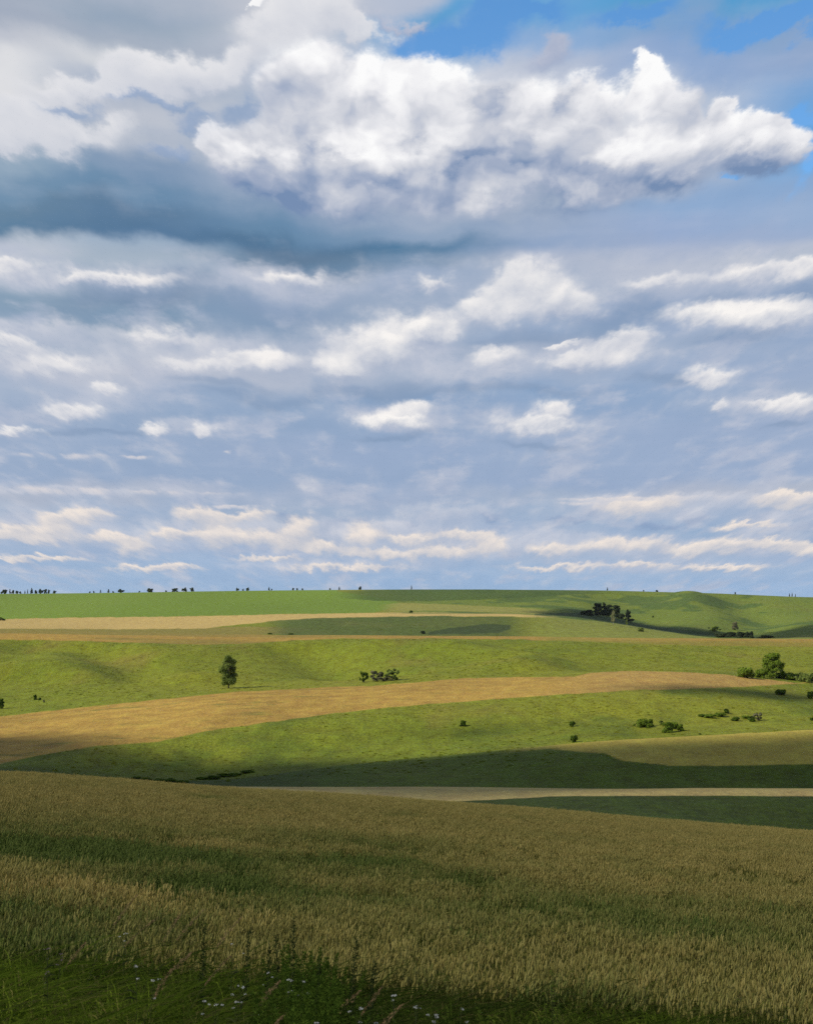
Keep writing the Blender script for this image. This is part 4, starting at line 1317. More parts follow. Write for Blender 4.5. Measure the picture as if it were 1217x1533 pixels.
def wheat_clump(seed, n_stalk, radius):
    r_ = np.random.default_rng(seed)
    parts, cols = [], []

    def put(vf, c):
        parts.append(vf)
        cols.append(np.tile(c, (len(vf[0]), 1)))
    for k in range(n_stalk):
        a, rr = r_.uniform(0, 2 * PI), radius * math.sqrt(r_.random())
        x0, y0 = rr * math.cos(a), rr * math.sin(a)
        h = r_.normal(0.76, 0.065)
        lean = np.array([r_.normal(0.04, 0.05), r_.normal(0.0, 0.05)])
        ts = np.array([0.0, 0.5, 0.8, 1.0])
        stem = np.stack([x0 + lean[0] * ts**2, y0 + lean[1] * ts**2, h * ts], -1)
        tone = r_.random()
        yaw = r_.uniform(0, PI)
        hint = np.array([math.sin(yaw), math.cos(yaw), 0])
        put(strip(stem, [0.006, 0.005, 0.004, 0.003], hint), (0.35, tone, 0))
        # ear: a spindle that nods a little
        d = np.array([lean[0] * 1.6 + r_.normal(0.08, 0.16), lean[1] * 2 + r_.normal(0, 0.14), 1.0])
        d /= np.linalg.norm(d)
        L = r_.uniform(0.085, 0.112)
        e0 = stem[-1]
        pts = np.stack([e0 + d * L * q for q in (0, 0.3, 0.7, 1.0)])
        pts[:, 2] -= np.array([0, 0.001, 0.004, 0.010])
        q = 4
        cr = np.array([0.0055, 0.0115, 0.0105, 0.003])
        th_ = np.linspace(0, 2 * PI, q, endpoint=False) + yaw
        up = np.cross(d, hint)
        up /= np.linalg.norm(up)
        sd = np.cross(up, d)
        V = pts[:, None] + cr[:, None, None] * (sd * np.cos(th_)[:, None] + up * np.sin(th_)[:, None])[None]
        i = np.arange(3)[:, None] * q + np.arange(q)[None]
        j = np.arange(3)[:, None] * q + (np.arange(q)[None] + 1) % q
        put((V.reshape(-1, 3), np.stack([i, j, j + q, i + q], -1).reshape(-1, 4)), (1.0, tone, 0))
        # awns
        for _ in range(1):
            aw = d + r_.normal(size=3) * 0.22
            aw /= np.linalg.norm(aw)
            s0 = pts[r_.integers(1, 3)]
            put(strip(np.stack([s0, s0 + aw * 0.055, s0 + aw * 0.10]), [0.0022, 0.0018, 0.001], hint), (0.9, tone, 0))
        # leaves
        for _ in range(1):
            z0 = r_.uniform(0.35, 0.85)
            p0 = np.array([np.interp(z0, ts, stem[:, 0]), np.interp(z0, ts, stem[:, 1]), z0 * h])
            b_ = r_.uniform(0, 2 * PI)
            o_ = np.array([math.cos(b_) + 0.4, math.sin(b_), 0])
            l_ = r_.uniform(0.12, 0.22)
            lf = np.stack([p0, p0 + o_ * l_ * 0.35 + [0, 0, l_ * 0.55], p0 + o_ * l_ * 0.75 + [0, 0, l_ * 0.55], p0 + o_ * l_ * 1.05 + [0, 0, l_ * 0.2]])
            put(strip(lf, [0.009, 0.011, 0.008, 0.002], np.array([-o_[1], o_[0], 0.3])), (0.0, tone, 0))
    V, F = join(parts)
    return mesh_from("wheat_clump", V, [F], False, np.concatenate(cols))


def grass_clump(seed, n, radius, hmin, hmax, wid, lean_x, droop):
    r_ = np.random.default_rng(seed)
    parts, cols = [], []
    for k in range(n):
        a, rr = r_.uniform(0, 2 * PI), radius * math.sqrt(r_.random())
        x0, y0 = rr * math.cos(a), rr * math.sin(a)
        h = r_.uniform(hmin, hmax)
        b_ = r_.uniform(0, 2 * PI)
        out = np.array([math.cos(b_) * 0.55 + lean_x, math.sin(b_) * 0.55, 0]) * h * r_.uniform(0.2, 1.25)
        ts = np.array([0, 0.35, 0.65, 0.85, 1.0])
        P = np.stack([np.array([x0, y0, 0]) + out * q**1.8 + np.array([0, 0, h * (q - droop * q**3)]) for q in ts])
        w = wid * r_.uniform(0.6, 1.3)
        parts.append(strip(P, [w * 0.8, w, w * 0.8, w * 0.5, w * 0.1], np.array([-out[1], out[0], 0.2 * h]) + r_.normal(size=3) * 0.1))
        cols.append(np.tile((r_.random(), r_.random(), 0.0), (10, 1)) * 1.0)
    V, F = join(parts)
    return mesh_from("grass_clump", V, [F], False, np.concatenate(cols))


def stuff(name, pts, rot, scl, kind_idx, attrs, sources, label=None):
    """one object of kind stuff: clumps set on the points of a mesh"""
    me_ = bpy.data.meshes.new(name)
    me_.vertices.add(len(pts))
    me_.vertices.foreach_set("co", np.asarray(pts, np.float32).ravel())
    def attr(nm, typ, dat, key):
        a = me_.attributes.new(nm, typ, 'POINT')
        a.data.foreach_set(key, np.ascontiguousarray(dat).ravel())
    attr("rot", 'FLOAT_VECTOR', np.asarray(rot, np.float32), "vector")
    attr("scl", 'FLOAT', np.asarray(scl, np.float32), "value")
    attr("pick", 'INT', np.asarray(kind_idx, np.int32), "value")
    for nm, dat in attrs.items():
        attr(nm, 'FLOAT', np.asarray(dat, np.float32), "value")
    src = bpy.data.collections.new(name + "_clumps")
    for i, sm in enumerate(sources):
        so = bpy.data.objects.new("%s_clump_%02d" % (name, i), sm)
        src.objects.link(so)
    o_ = bpy.data.objects.new(name, me_)
    o_["kind"] = "stuff"
    COL.objects.link(o_)
    ng = bpy.data.node_groups.new(name + "_scatter", 'GeometryNodeTree')
    ng.interface.new_socket("Geometry", in_out='INPUT', socket_type='NodeSocketGeometry')
    ng.interface.new_socket("Geometry", in_out='OUTPUT', socket_type='NodeSocketGeometry')
    N = ng.nodes.new
    gi, go = N('NodeGroupInput'), N('NodeGroupOutput')
    ci = N('GeometryNodeCollectionInfo')
    ci.inputs['Collection'].default_value = src
    ci.inputs['Separate Children'].default_value = True
    ci.inputs['Reset Children'].default_value = True
    io = N('GeometryNodeInstanceOnPoints')
    io.inputs['Pick Instance'].default_value = True
    def na(nm, typ):
        n = N('GeometryNodeInputNamedAttribute')
        n.data_type = typ
        n.inputs['Name'].default_value = nm
        return next(s for s in n.outputs if s.enabled and s.name == 'Attribute')
    lk = ng.links.new
    lk(gi.outputs[0], io.inputs['Points'])
    lk(ci.outputs[0], io.inputs['Instance'])
    lk(na("pick", 'INT'), io.inputs['Instance Index'])
    e2r = N('FunctionNodeEulerToRotation')
    lk(na("rot", 'FLOAT_VECTOR'), e2r.inputs[0])
    lk(e2r.outputs[0], io.inputs['Rotation'])
    lk(na("scl", 'FLOAT'), io.inputs['Scale'])
    lk(io.outputs[0], go.inputs[0])
    md = o_.modifiers.new("scatter", 'NODES')
    md.node_group = ng
    return o_


def blade_mat(name, build, trans=0.3):
    m_ = bpy.data.materials.new(name)
    m_.use_nodes = True
    nt = m_.node_tree
    nt.nodes.clear()
    g_ = G(nt)
    c = build(g_)
    d = g_.node('ShaderNodeBsdfDiffuse')
    g_.put(d.inputs[0], c)
    t = g_.node('ShaderNodeBsdfTranslucent')
    g_.put(t.inputs[0], c)
    x = g_.node('ShaderNodeMixShader')
    x.inputs[0].default_value = trans
    g_.put(x.inputs[1], d.outputs[0])
    g_.put(x.inputs[2], t.outputs[0])
    o_ = g_.node('ShaderNodeOutputMaterial')
    nt.links.new(x.outputs[0], o_.inputs[0])
    return m_


def inst(g_, nm):
    n = g_.node('ShaderNodeAttribute', attribute_type='INSTANCER', attribute_name=nm)
    return n.outputs['Fac']


def wheat_col(g_):
    part, tone, _ = g_.sep(g_.node('ShaderNodeAttribute', attribute_name="tint").outputs['Color'])
    gr = inst(g_, "green")
    ear = g_.mix(tone, (0.40, 0.315, 0.095), (0.66, 0.525, 0.19))
    leaf = g_.mix(tone, (0.105, 0.125, 0.020), (0.20, 0.20, 0.042))
    ripe = g_.mix(part, leaf, ear)
    g_ear = g_.mix(tone, (0.115, 0.160, 0.036), (0.20, 0.245, 0.065))
    g_leaf = g_.mix(tone, (0.042, 0.090, 0.014), (0.085, 0.145, 0.026))
    unripe = g_.mix(part, g_leaf, g_ear)
    return g_.mix(gr, ripe, unripe)


mat_wheat = blade_mat("wheat_straw", wheat_col, 0.25)


def grass_col(g_):
    a, b_, _ = g_.sep(g_.node('ShaderNodeAttribute', attribute_name="tint").outputs['Color'])
    dry = inst(g_, "dry")
    lush_ = inst(g_, "lush_or_shade")
    c = g_.mix(a, g_.mix(lush_, (0.022, 0.042, 0.006), (0.060, 0.110, 0.008)), g_.mix(lush_, (0.085, 0.120, 0.020), (0.215, 0.290, 0.028)))
    return g_.mix(g_.m('MULTIPLY', g_.ss(b_, 0.75, 0.9), dry, clamp=True), c, (0.26, 0.20, 0.08))


mat_grass = blade_mat("verge_grass", grass_col, 0.3)

# --- near wheat: ground points seen inside the picture, a little beyond its sides
def scatter(y0, y1, dens):
    area = 0.5 * 0.68 * (y1 * y1 - y0 * y0) + 5.0 * (y1 - y0)
    n = int(area * dens)
    y = np.sqrt(rng.random(n) * (y1 * y1 - y0 * y0) + y0 * y0)
    x = rng.uniform(-1, 1, n) * (0.335 * y + 2.5)
    return x, y


bx, by = zip(*(scatter(a, b_, d) for a, b_, d in ((Y_W - 0.8, 26, 12), (26, 45, 10), (45, 80, 8.5), (80, 136, 7))))
wx, wy = np.concatenate(bx), np.concatenate(by)
wz = ground_z(wx, wy)
wpx = x2px(wx, wy, wz + 0.8)
wv = w2v((wz + 0.8) / wy)


def patch(px, v, rx, ry):
    return np.exp(-(((wpx - px) / rx) ** 2 + ((wv - v) / ry) ** 2))


# unripe, greener stretches lie in drifts along the slope
drift = fbm(wx / 7.0 + 3, wy / 5.0, 4, 0.55)
green = 1.9 * patch(60, 1262, 150, 15) + 1.7 * patch(230, 1282, 150, 15) + 1.6 * patch(80, 1330, 130, 15) + 1.4 * patch(320, 1325, 120, 24) + 0.7 * patch(430, 1345, 150, 26) \
    + 0.8 * patch(560, 1285, 110, 14) + 0.9 * patch(700, 1310, 60, 8) + 0.6 * patch(870, 1355, 150, 20) + 0.7 * patch(620, 1385, 60, 14) + 0.5 * patch(720, 1400, 60, 10) \
    + 0.5 * patch(1100, 1370, 140, 26) + 0.5 * patch(1010, 1480, 200, 8) + 0.25 * patch(650, 1350, 500, 40) + 0.5 * patch(320, 1194, 40, 4) + 0.5 * patch(590, 1222, 40, 5)
bands = fbm(wx / 20.0 + 1.7, wy / 4.5, 4, 0.55)              # drifts across the slope
green = np.clip(0.75 * green * (0.55 + 2.6 * drift + 1.2 * fbm(wx / 2.5, wy / 2.5, 3)) + (0.9 + 1.3 * (1 - sstep(wpx, 350, 650))) * np.clip(bands + 0.8 * fbm(wx / 3.5, wy / 3.0, 3) - 0.05, 0, 1) * sstep(wv, 1190, 1300) + 0.8 * np.clip(drift, 0, 1) + 0.24 + 0.20 * sstep(wv, 1300, 1420) + rng.normal(0, 0.10, len(wx)), 0, 1)
# lodged gaps: wheat beaten flat leaves dark hollows
gap_m = patch(680, 1424, 34, 7) + patch(970, 1438, 30, 6) + patch(740, 1428, 30, 5) + patch(1110, 1305, 60, 9) + patch(1190, 1318, 50, 7) + patch(1060, 1288, 30, 4) + 0.6 * patch(1110, 1442, 30, 5) \
    + 0.6 * patch(80, 1272, 80, 5) + 0.5 * patch(260, 1345, 40, 5)
gap_m = gap_m + 1.2 * np.clip(fbm(wx / 2.2 + 7, wy / 2.6, 3) - 0.24, 0, 1) * 3
keep = rng.random(len(wx)) > np.clip(gap_m * 1.15 - 0.15, 0, 0.96)
hs = rng.normal(1.0, 0.05, len(wx)) + 0.16 * fbm(wx / 3.0, wy / 3.0, 3) - 0.08 * green
wrot = np.stack([rng.normal(0, 0.05, len(wx)), rng.normal(0.03, 0.06, len(wx)), rng.uniform(-1.5, 1.5, len(wx))], -1)
wmesh = [wheat_clump(100 + i, 22, 0.25) for i in range(7)]
for m_ in wmesh:
    m_.materials.append(mat_wheat)
stuff("wheat", np.stack([wx, wy, wz - 0.02], -1)[keep], wrot[keep], hs[keep], rng.integers(0, 7, len(wx))[keep], {"green": green[keep]}, wmesh)

# --- rough grass of the verge
n = 11000
vy = 4.5 + rng.random(n) ** 0.8 * 13.2
vx = rng.uniform(-1, 1, n) * (0.34 * vy + 1.8)
fade = np.clip((vy - 15.4) / 2.2, 0, 1)
kp = rng.random(n) > fade
vx, vy = vx[kp], vy[kp]
vz = ground_z(vx, vy)
vpx = x2px(vx, vy, vz + 0.5)
tall = 1.32 - 0.18 * sstep(vpx, 380, 760) + 0.45 * fbm(vx / 1.6, vy / 1.6, 3)
gm_ = [grass_clump(300 + i, 34, 0.20, 0.40, 0.82, 0.0095, 0.22, 0.30) for i in range(3)] + [grass_clump(315 + i, 22, 0.24, 0.5, 0.95, 0.013, 0.34, 0.38) for i in range(2)] + [grass_clump(330 + i, 40, 0.2, 0.22, 0.5, 0.012, 0.2, 0.5) for i in range(2)]
for m_ in gm_:
    m_.materials.append(mat_grass)
stuff("grass", np.stack([vx, vy, vz - 0.02], -1), np.stack([rng.normal(0, .06, len(vx)), rng.normal(0.08, .08, len(vx)), rng.uniform(-0.9, 0.9, len(vx))], -1), np.clip(tall * rng.uniform(0.8, 1.12, len(vx)), 0.4, 1.9),
      rng.integers(0, 7, len(vx)), {"dry": np.clip(0.35 + 1.5 * fbm(vx / 0.9, vy / 0.9, 3), 0, 1), "lush_or_shade": np.clip(0.10 + 2.2 * fbm(vx / 1.3 + 5, vy / 1.3, 3) + 0.35 * (1 - sstep(vpx, 120, 420)), 0, 1)}, gm_)

# --- tussocks over the far meadows: they roughen the lit slopes
def tussock(seed):
    r_ = np.random.default_rng(seed)
    parts, cols = [], []
    for k in range(26):
        a, rr = r_.uniform(0, 2 * PI), 0.9 * math.sqrt(r_.random())
        h = r_.uniform(0.14, 0.36) * (1 - 0.4 * rr)
        b_ = r_.uniform(0, 2 * PI)
        o_ = np.array([math.cos(b_), math.sin(b_), 0]) * 0.3
        p = np.array([rr * math.cos(a), rr * math.sin(a), -0.05])
        parts.append(strip(np.stack([p, p + o_ * 0.4 + [0, 0, h * 0.7], p + o_ + [0, 0, h]]), [0.22, 0.20, 0.05], np.array([-o_[1], o_[0], 0.02])))
        cols.append(np.tile((r_.random(), r_.random(), 0.0), (6, 1)))
    V, F = join(parts)
    return mesh_from("tussock", V, [F], False, np.concatenate(cols))


def tuss_col(g_):
    a, b_, _ = g_.sep(g_.node('ShaderNodeAttribute', attribute_name="tint").outputs['Color'])
    k = inst(g_, "tone")
    c = g_.mix(k, (0.125, 0.170, 0.012), (0.265, 0.260, 0.026))
    return g_.mix(g_.mul(a, 0.3), c, (0.16, 0.14, 0.025))


mat_tuss = blade_mat("meadow_tussock", tuss_col, 0.25)
ts_ = [tussock(400 + i) for i in range(5)]
for m_ in ts_:
    m_.materials.append(mat_tuss)
n = 16000
ty_ = np.sqrt(rng.random(n) * (1000.0**2 - 355.0**2) + 355.0**2)
tx_ = rng.uniform(-0.31, 0.31, n) * ty_
tz_ = ground_z(tx_, ty_)
tp_, tv_ = x2px(tx_, ty_, tz_), w2v(tz_ / ty_)
in_gold = (tv_ < line(tp_, low2) + 0.5) & (tv_ > line(tp_, up2) - 0.5) & (ty_ > 430) & (ty_ < 790)
in_top = (tv_ < line(tp_, low3) + 0.5) & (ty_ > 900)
in_spur = (ty_ < 482) & (tv_ < line(tp_, low6) + 1.0) & (tp_ > 780) | (ty_ < 400)
dens = 0.42 + 1.9 * fbm(tx_ / 30.0, ty_ / 40.0, 4)
k_ = ~in_gold & ~in_top & ~in_spur & (rng.random(n) < dens)
tone = np.clip(0.5 + 1.5 * fbm(tx_ / 45.0 + 8, ty_ / 70.0, 4) + rng.normal(0, 0.12, n), 0, 1) * sstep(ty_, 400, 470)
stuff("meadow_grass", np.stack([tx_, ty_, tz_], -1)[k_], np.stack([0 * tx_, 0 * tx_, rng.uniform(0, 6.28, n)], -1)[k_], rng.uniform(0.4, 1.0, n)[k_], rng.integers(0, 5, n)[k_], {"tone": tone[k_]}, ts_)

# ----------------------------------------------------------------- plants of the verge one can tell apart
mat_stem, gs_, bs_ = principled("weed_stem")
bs_.inputs['Base Color'].default_value = (0.055, 0.070, 0.022, 1)
mat_petal, gs_, bs_ = principled("white_petals")
gs_.put(bs_.inputs['Base Color'], gs_.mix(gs_.noise(gs_.node('ShaderNodeTexCoord').outputs['Object'], 60.0, 2), (0.38, 0.38, 0.37), (0.66, 0.66, 0.63)))
mat_plume, gs_, bs_ = principled("grass_plume")
gs_.put(bs_.inputs['Base Color'], gs_.mix(gs_.noise(gs_.node('ShaderNodeTexCoord').outputs['Object'], 30.0, 2), (0.20, 0.120, 0.065), (0.40, 0.27, 0.14)))
mat_spike = foliage_mat("weed_leaves", (0.016, 0.030, 0.009), (0.055, 0.080, 0.022))
mat_thistle, gs_, bs_ = principled("faded_purple_bloom")
gs_.put(bs_.inputs['Base Color'], gs_.mix(gs_.noise(gs_.node('ShaderNodeTexCoord').outputs['Object'], 40.0, 2), (0.13, 0.085, 0.12), (0.25, 0.18, 0.22)))


def plant(name, label, cat, group, px, v_top, y, build, seed):
    """v_top: the row its tip reaches at depth y"""
    y = 1.5 * y + 0.4
    x = px_dir(px, v_top)[0] * y
    z = float(ground_z(x, y))
    h = float(v2w(v_top)) * y - z
    root = bpy.data.objects.new(name, None)
    root.empty_display_size = 0.2
    root.location = (x, y, z - 0.01)
    root["label"], root["category"] = label, cat
    if group:
        root["group"] = group
    COL.objects.link(root)
    for nm, me_ in build(h + 0.01, np.random.default_rng(seed)):
        o_ = bpy.data.objects.new(nm, me_)
        o_.parent = root
        COL.objects.link(o_)
    return root


def disc_flowers(c, n, spread, size, r_):
    V, F = [], []
    for k in range(n):
        a, rr = r_.uniform(0, 2 * PI), spread * math.sqrt(r_.random())
        p = np.array(c) + np.array([rr * math.cos(a), rr * math.sin(a), r_.uniform(-0.3, 0.3) * spread - rr * 0.25])
        nrm = np.array([0.3 * math.cos(a), 0.3 * math.sin(a) - 0.35, 1.0]) + r_.normal(size=3) * 0.25
        nrm /= np.linalg.norm(nrm)
        u = np.cross(nrm, [0.3, 1, 0.1])
        u /= np.linalg.norm(u)
        w = np.cross(nrm, u)
        s = size * r_.uniform(0.6, 1.2)
        b0_ = len(V)
        for q in range(6):
            t = q / 6 * 2 * PI
            V.append(p + (u * math.cos(t) + w * math.sin(t)) * s + nrm * s * 0.25)
        V.append(p)
        F += [(b0_ + q, b0_ + (q + 1) % 6, b0_ + 6) for q in range(6)]
    return np.array(V), np.array(F)


def umbel(h, r_, mat=None):
    top = np.array([r_.normal(0.02, 0.03), r_.normal(0, 0.02), h])
    mid_ = np.array([top[0] * 0.3, top[1] * 0.3, h * 0.6])
    parts, heads = [tube(np.array([[0, 0, 0], mid_, top]), 0.004, 0.0018, 5)], []
    for k in range(r_.integers(1, 4)):
        o_ = np.array([r_.normal(0, 0.045), r_.normal(0, 0.045), r_.uniform(-0.10, 0.0)])
        e = top + o_
        parts.append(tube(np.array([top * 0.86, (top * 0.93 + e) / 2 + [0, 0, -0.01], e]), 0.002, 0.001, 4))
        heads.append(disc_flowers(e, r_.integers(5, 9), 0.011, 0.0035, r_))
    heads.append(disc_flowers(top, 10, 0.014, 0.0039, r_))
    for k in range(7):
        z0 = r_.uniform(0.2, 0.85) * h
        b_ = r_.uniform(0, 2 * PI)
        d = np.array([math.cos(b_), math.sin(b_), 0.5])
        p = np.array([top[0] * 0.3 * z0 / h, 0, z0])
        parts.append(strip(np.stack([p, p + d * 0.05, p + d * 0.1 - [0, 0, 0.03]]), [0.006, 0.016, 0.002]))
    V, F = join(parts)
    st = mesh_from("stem", V, [F], False)
    st.materials.append(mat_stem)
    out = [("stem", st)]
    for V, F in heads:
        fl = mesh_from("flower_head", V, [F], False)
        fl.materials.append(mat or mat_petal)
        out.append(("flower_head", fl))
    return out


def spike_weed(h, r_):
    lean = np.array([r_.normal(0.03, 0.03), 0.0, 0])
    zs = np.linspace(0, 1, 8)
    sp = np.stack([lean[0] * zs**2 * h, 0 * zs, h * zs], -1)
    st = mesh_from("stem", *[[a] if i else a for i, a in enumerate(tube(sp, 0.006, 0.002, 5))], False)
    st.materials.append(mat_stem)
    V, F, tint_ = [], [], []
    n = 420
    for k in range(n):
        q = r_.uniform(0.15, 1.0) ** 0.8
        wd = 0.050 * (1.05 - q) + 0.014
        b_ = r_.uniform(0, 2 * PI)
        p = np.array([np.interp(q, zs, sp[:, 0]), 0, q * h])
        c = p + np.array([math.cos(b_), math.sin(b_), 0]) * wd * r_.uniform(0.2, 1.0)
        d = np.array([math.cos(b_), math.sin(b_), r_.uniform(0.3, 1.4)])
        d /= np.linalg.norm(d)
        s = np.cross(d, r_.normal(size=3))
        s /= np.linalg.norm(s)
        l_ = r_.uniform(0.010, 0.030) * (1.3 - 0.6 * q)
        b0_ = len(V)
        V += [c - s * l_ * 0.3, c + d * l_, c + s * l_ * 0.3, c - d * l_ * 0.6]
        F.append((b0_, b0_ + 1, b0_ + 2, b0_ + 3))
        tint_ += [r_.random()] * 4
    lf = mesh_from("leaves", np.array(V), [np.array(F)], False, np.array(tint_)[:, None] * np.ones(3))
    lf.materials.append(mat_spike)
    return [("stem", st), ("leaves", lf)]


def plume_grass(h, r_, bend=0.30):
    zs = np.linspace(0, 1, 9)
    b_ = bend * r_.uniform(0.6, 1.3)
    sp = np.stack([b_ * zs**2.4 * h, r_.normal(0, 0.03) * zs**2, h * (zs - 0.10 * bend * zs**4)], -1)
    sp[:, 0] -= sp[-1, 0]
    sp[:, 2] *= h / sp[-1, 2]
    st = mesh_from("stem", *[[a] if i else a for i, a in enumerate(tube(sp, 0.0028, 0.0012, 4))], False)
    st.materials.append(mat_stem)
    V, F = [], []
    for k in range(150):
        q = 0.80 + 0.20 * r_.random()
        p = np.array([np.interp(q, zs, sp[:, i]) for i in range(3)])
        wd = 0.013 * math.sin(PI * min(1, max(0.08, (1.0 - q) / 0.2))) + 0.002
        d = sp[-1] - sp[-2]
        d /= np.linalg.norm(d)
        o_ = r_.normal(size=3) * wd * 0.7
        dd = d + r_.normal(size=3) * 0.25
        s = np.cross(dd, r_.normal(size=3))
        s /= np.linalg.norm(s)
        b0_ = len(V)
        c = p + o_
        V += [c - s * 0.0018, c + dd * 0.014, c + s * 0.0018, c - dd * 0.008]
        F.append((b0_, b0_ + 1, b0_ + 2, b0_ + 3))
    pm = mesh_from("plume", np.array(V), [np.array(F)], False)
    pm.materials.append(mat_plume)
    return [("stem", st), ("plume", pm)]


def leafy(h, r_):
    parts, tint_, V, F = [], [], [], []
    for s_ in range(4):
        b_ = r_.uniform(0, 2 * PI)
        tp = np.array([math.cos(b_) * 0.10, math.sin(b_) * 0.10, h * r_.uniform(0.75, 1.0)])
        if s_ == 0:
            tp = np.array([0, 0, h])
        parts.append(tube(np.array([[0, 0, 0], tp * [0.4, 0.4, 0.5], tp]), 0.005, 0.002, 5))
        for k in range(60):
            q = r_.uniform(0.25, 1.0)
            p = tp * [q**1.3, q**1.3, q]
            a = r_.uniform(0, 2 * PI)
            d = np.array([math.cos(a), math.sin(a), r_.uniform(-0.2, 0.7)])
            d /= np.linalg.norm(d)
            s = np.cross(d, [0, 0, 1])
            s /= np.linalg.norm(s)
            l_ = 0.045 * r_.uniform(0.5, 1.2) * (1.25 - 0.6 * q)
            b0_ = len(V)
            V += [p, p + d * l_ * 0.55 + s * l_ * 0.26, p + d * l_ * 1.1 - [0, 0, 0.01], p + d * l_ * 0.55 - s * l_ * 0.26]
            F.append((b0_, b0_ + 1, b0_ + 2, b0_ + 3))
            tint_ += [r_.random()] * 4
    V2, F2 = join(parts)
    st = mesh_from("stem", V2, [F2], False)
    st.materials.append(mat_stem)
    lf = mesh_from("leaves", np.array(V), [np.array(F)], False, np.array(tint_)[:, None] * np.ones(3))
    lf.materials.append(MF['mid'])
    return [("stem", st), ("leaves", lf)]


def faded_bloom(h, r_):
    return umbel(h, r_, mat_thistle)


UG = "white wildflowers in the verge"
for i, (px, v, y, lab) in enumerate([
    (222, 1466, 6.6, "brightest white flower head, by itself in the grass left of centre"),
    (207, 1447, 6.9, "small white wildflower just above the brightest white flower head"),
    (184, 1397, 9.6, "white wildflower against the straw at the wheat's front edge on the left"),
    (301, 1496, 6.3, "white wildflower low in the grass, left of a tight pair"),
    (320, 1503, 6.1, "white wildflower low in the grass, beside the bottom pair"),
    (352, 1476, 6.5, "white wildflower topping the cluster left of the dark weeds"),
    (349, 1499, 6.2, "white wildflower at the bottom of the cluster left of the dark weeds"),
    (346, 1414, 9.0, "pale wildflower by the straw, straight above the white cluster"),
    (391, 1455, 7.4, "white wildflower beside the foot of the tallest dark weed"),
    (428, 1467, 7.0, "white wildflower in front of the tallest dark weed, left of two"),
    (447, 1468, 7.0, "white wildflower in front of the tallest dark weed, right of two"),
    (473, 1530, 5.6, "white wildflower cut by the bottom margin below the dark weeds"),
    (534, 1508, 6.0, "white wildflower at the bottom, nearest the two tan plumes"),
    (586, 1490, 6.6, "off-white wildflower head standing above its neighbours at the bottom centre"),
    (622, 1506, 6.2, "large white wildflower cluster at the bottom, right of centre"),
    (652, 1517, 5.9, "white wildflower right of the large cluster at the bottom"),
    (678, 1511, 6.1, "last white wildflower to the right in the bottom centre group"),
]):
    plant("white_wildflower", lab, "wildflower", UG, px, v, y, umbel, 500 + i)
for i, (px, v, y, lab) in enumerate([(82, 1428, 7.6, "faded purplish bloom left, at the top edge of the grass"), (66, 1420, 7.8, "faded purplish bloom farthest left, a little higher than its neighbour"), (72, 1452, 7.0, "faded dark bloom sunk lower in the grass under two others")]):
    plant("faded_wildflower", lab, "wildflower", "faded blooms in the left verge", px, v, y, faded_bloom, 560 + i)
WG = "dark weed spikes in the verge"
for i, (px, v, y, lab) in enumerate([
    (436, 1368, 8.2, "tallest dark weed spike in the middle of the verge"),
    (521, 1405, 8.0, "dark weed spike standing apart right of the tallest"),
    (470, 1436, 7.8, "short dark weed spike between the two tall ones"),
    (403, 1418, 8.0, "dark weed spike close left of the tallest"),
    (418, 1400, 8.3, "second highest dark weed spike, touching the tallest on its left"),
    (548, 1438, 8.0, "short dark weed spike right of the one standing apart"),
    (365, 1392, 8.4, "slender dark weed spike farthest left of the group"),
    (302, 1388, 8.6, "thin weed spike left of the group among the leaning plumes"),
]):
    plant("weed_spike", lab, "weed", WG, px, v, y, spike_weed, 600 + i)
PG = "leaning grass plumes in the verge"
for i, (px, v, y, lab) in enumerate([
    (204, 1341, 8.3, "highest leaning reddish grass plume over the green wheat on the left"),
    (238, 1372, 8.3, "short reddish grass plume right of the highest one"),
    (275, 1363, 8.4, "reddish grass plume leaning between the thin weed and the highest plume"),
    (305, 1362, 8.5, "upright reddish grass plume in the row, third from the left"),
    (362, 1372, 8.4, "reddish grass plume right in the row above the white cluster"),
    (346, 1430, 7.2, "pale bent grass plume over the white flower cluster"),
    (256, 1452, 6.8, "tan grass plume leaning right beside the brightest white flower"),
    (292, 1420, 7.2, "tan grass plume leaning right below the row of reddish ones"),
    (418, 1472, 6.8, "ochre grass plume bent over near the foot of the tallest weed"),
    (541, 1480, 6.6, "left of two tan grass plumes at the bottom centre"),
    (572, 1476, 6.6, "right of two tan grass plumes at the bottom centre"),
    (603, 1502, 6.2, "low tan grass plume lying right over the bottom centre flowers"),
    (425, 1520, 5.8, "pale grass plume cut near the bottom margin left of centre"),
    (130, 1410, 8.0, "faint tan grass plume above the grass between faded blooms and white flower"),
]):
    plant("grass_plume", lab, "grass plume", PG, px, v, y, lambda h, r_: plume_grass(h, r_, 0.42), 700 + i)
plant("leafy_weed", "broad leafy green weed standing against the wheat's front edge right of centre", "weed", None, 826, 1452, 8.6, leafy, 801)
plant("leafy_weed", "smaller leafy green weed low at the right end of the verge", "weed", None, 1176, 1500, 7.6, leafy, 802)

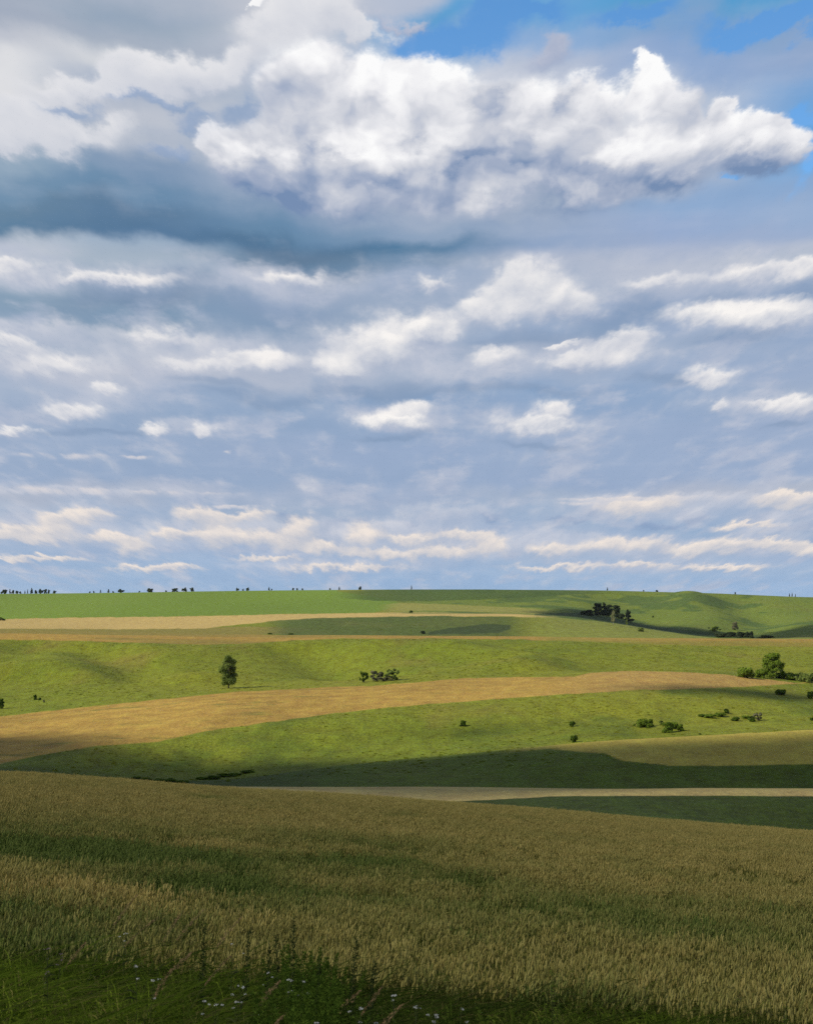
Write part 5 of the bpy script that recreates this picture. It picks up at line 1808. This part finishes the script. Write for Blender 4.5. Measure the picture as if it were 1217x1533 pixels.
# dark leafy weeds massed in the middle of the verge
wc = []
for s_ in range(5):
    (_, a_), (_, b_) = spike_weed(1.0, np.random.default_rng(850 + s_))
    b_.materials.clear()
    b_.materials.append(MF['dark'])
    wc.append(b_)
for s_ in range(4):
    (_, a_), (_, b_) = leafy(0.8, np.random.default_rng(870 + s_))
    b_.materials.clear()
    b_.materials.append(MF['dark'])
    wc.append(b_)
n = 2600
wy_ = 8.5 + rng.random(n) * 7.3
wp_ = np.concatenate([rng.normal(460, 95, n // 6), rng.uniform(-20, 1240, n - n // 6)])
wx_ = (wp_ - PW / 2) / FPX * wy_
sc_ = (0.45 + 0.45 * rng.random(n)) * (0.75 + 0.6 * np.exp(-((wp_ - 460) / 90) ** 2))
stuff("weeds", np.stack([wx_, wy_, ground_z(wx_, wy_)], -1), np.stack([rng.normal(0, .08, n), rng.normal(0.05, .08, n), rng.uniform(0, 6.28, n)], -1), sc_, rng.integers(0, 9, n), {}, wc)

# small leafy herbs with tiny pale flowers, a carpet along the right of the verge
hc = []
for s_ in range(4):
    r_ = np.random.default_rng(900 + s_)
    V, F, c_ = leaves([(0, 0, 0.16, 0.16, 0.16), (0.08, 0.05, 0.22, 0.10, 0.12), (-0.08, 0, 0.2, 0.1, 0.14)], 380, 0.011, r_)
    me_ = mesh_from("herb", V, [F], False, c_)
    nv = len(V)
    fv_, ff_ = disc_flowers((0, -0.02, 0.31), 2, 0.15, 0.0042, r_)
    allv = np.concatenate([V, fv_])
    me_ = mesh_from("herb", allv, [F, ff_ + nv], False, np.concatenate([c_, np.ones((len(fv_), 3))]))
    me_.materials.append(MF['dark'])
    me_.materials.append(mat_petal)
    idx = np.zeros(len(F) + len(ff_), np.int32)
    idx[len(F):] = 1
    me_.polygons.foreach_set("material_index", idx)
    hc.append(me_)
n = 1100
hy = 7.0 + rng.random(n) * 8.5
hpx = 1217 * (1.1 - 0.75 * rng.random(n) ** 1.5)
hx = (hpx - PW / 2) / FPX * hy
k_ = rng.random(n) < (0.25 + 0.75 * sstep(hpx, 600, 800))
hx, hy = hx[k_], hy[k_]
stuff("herbs", np.stack([hx, hy, ground_z(hx, hy)], -1), np.stack([0 * hx, 0 * hx, rng.uniform(0, 6.28, len(hx))], -1), rng.uniform(1.2, 2.0, len(hx)), rng.integers(0, 4, len(hx)), {}, hc)

# ----------------------------------------------------------------- the air
HAZE = 0.000014
if HAZE > 0:
    me_ = bpy.data.meshes.new("haze")
    zb, zt_ = float(GZ.min()) - 1.0, max(float(GZ.max()), 8.0) + 22.0
    bx0, bx1, by0, by1 = float(GX.min()) - 20, float(GX.max()) + 20, float(GY.min()) - 20, float(GY.max()) + 20
    vs = [(x, y, z) for z in (zb, zt_) for y in (by0, by1) for x in (bx0, bx1)]
    me_.from_pydata(vs, [], [(0, 2, 3, 1), (4, 5, 7, 6), (0, 1, 5, 4), (2, 6, 7, 3), (0, 4, 6, 2), (1, 3, 7, 5)])
    mh = bpy.data.materials.new("air")
    mh.use_nodes = True
    mh.node_tree.nodes.clear()
    pv = mh.node_tree.nodes.new('ShaderNodeVolumePrincipled')
    pv.inputs['Color'].default_value = (0.80, 0.88, 1.0, 1)
    pv.inputs['Density'].default_value = HAZE
    pv.inputs['Anisotropy'].default_value = 0.2
    mo_ = mh.node_tree.nodes.new('ShaderNodeOutputMaterial')
    mh.node_tree.links.new(pv.outputs[0], mo_.inputs['Volume'])
    me_.materials.append(mh)
    hz = bpy.data.objects.new("haze", me_)
    hz["kind"] = "stuff"
    COL.objects.link(hz)

# ----------------------------------------------------------------- render settings
cy = scene.cycles
cy.max_bounces = 6
cy.diffuse_bounces = 2
cy.glossy_bounces = 1
cy.transmission_bounces = 3
cy.transparent_max_bounces = 8
cy.volume_bounces = 0
cy.use_adaptive_sampling = True
cy.adaptive_threshold = 0.012
cy.adaptive_min_samples = 16
cy.use_denoising = False
cy.denoiser = 'OPENIMAGEDENOISE'
scene.render.film_transparent = False
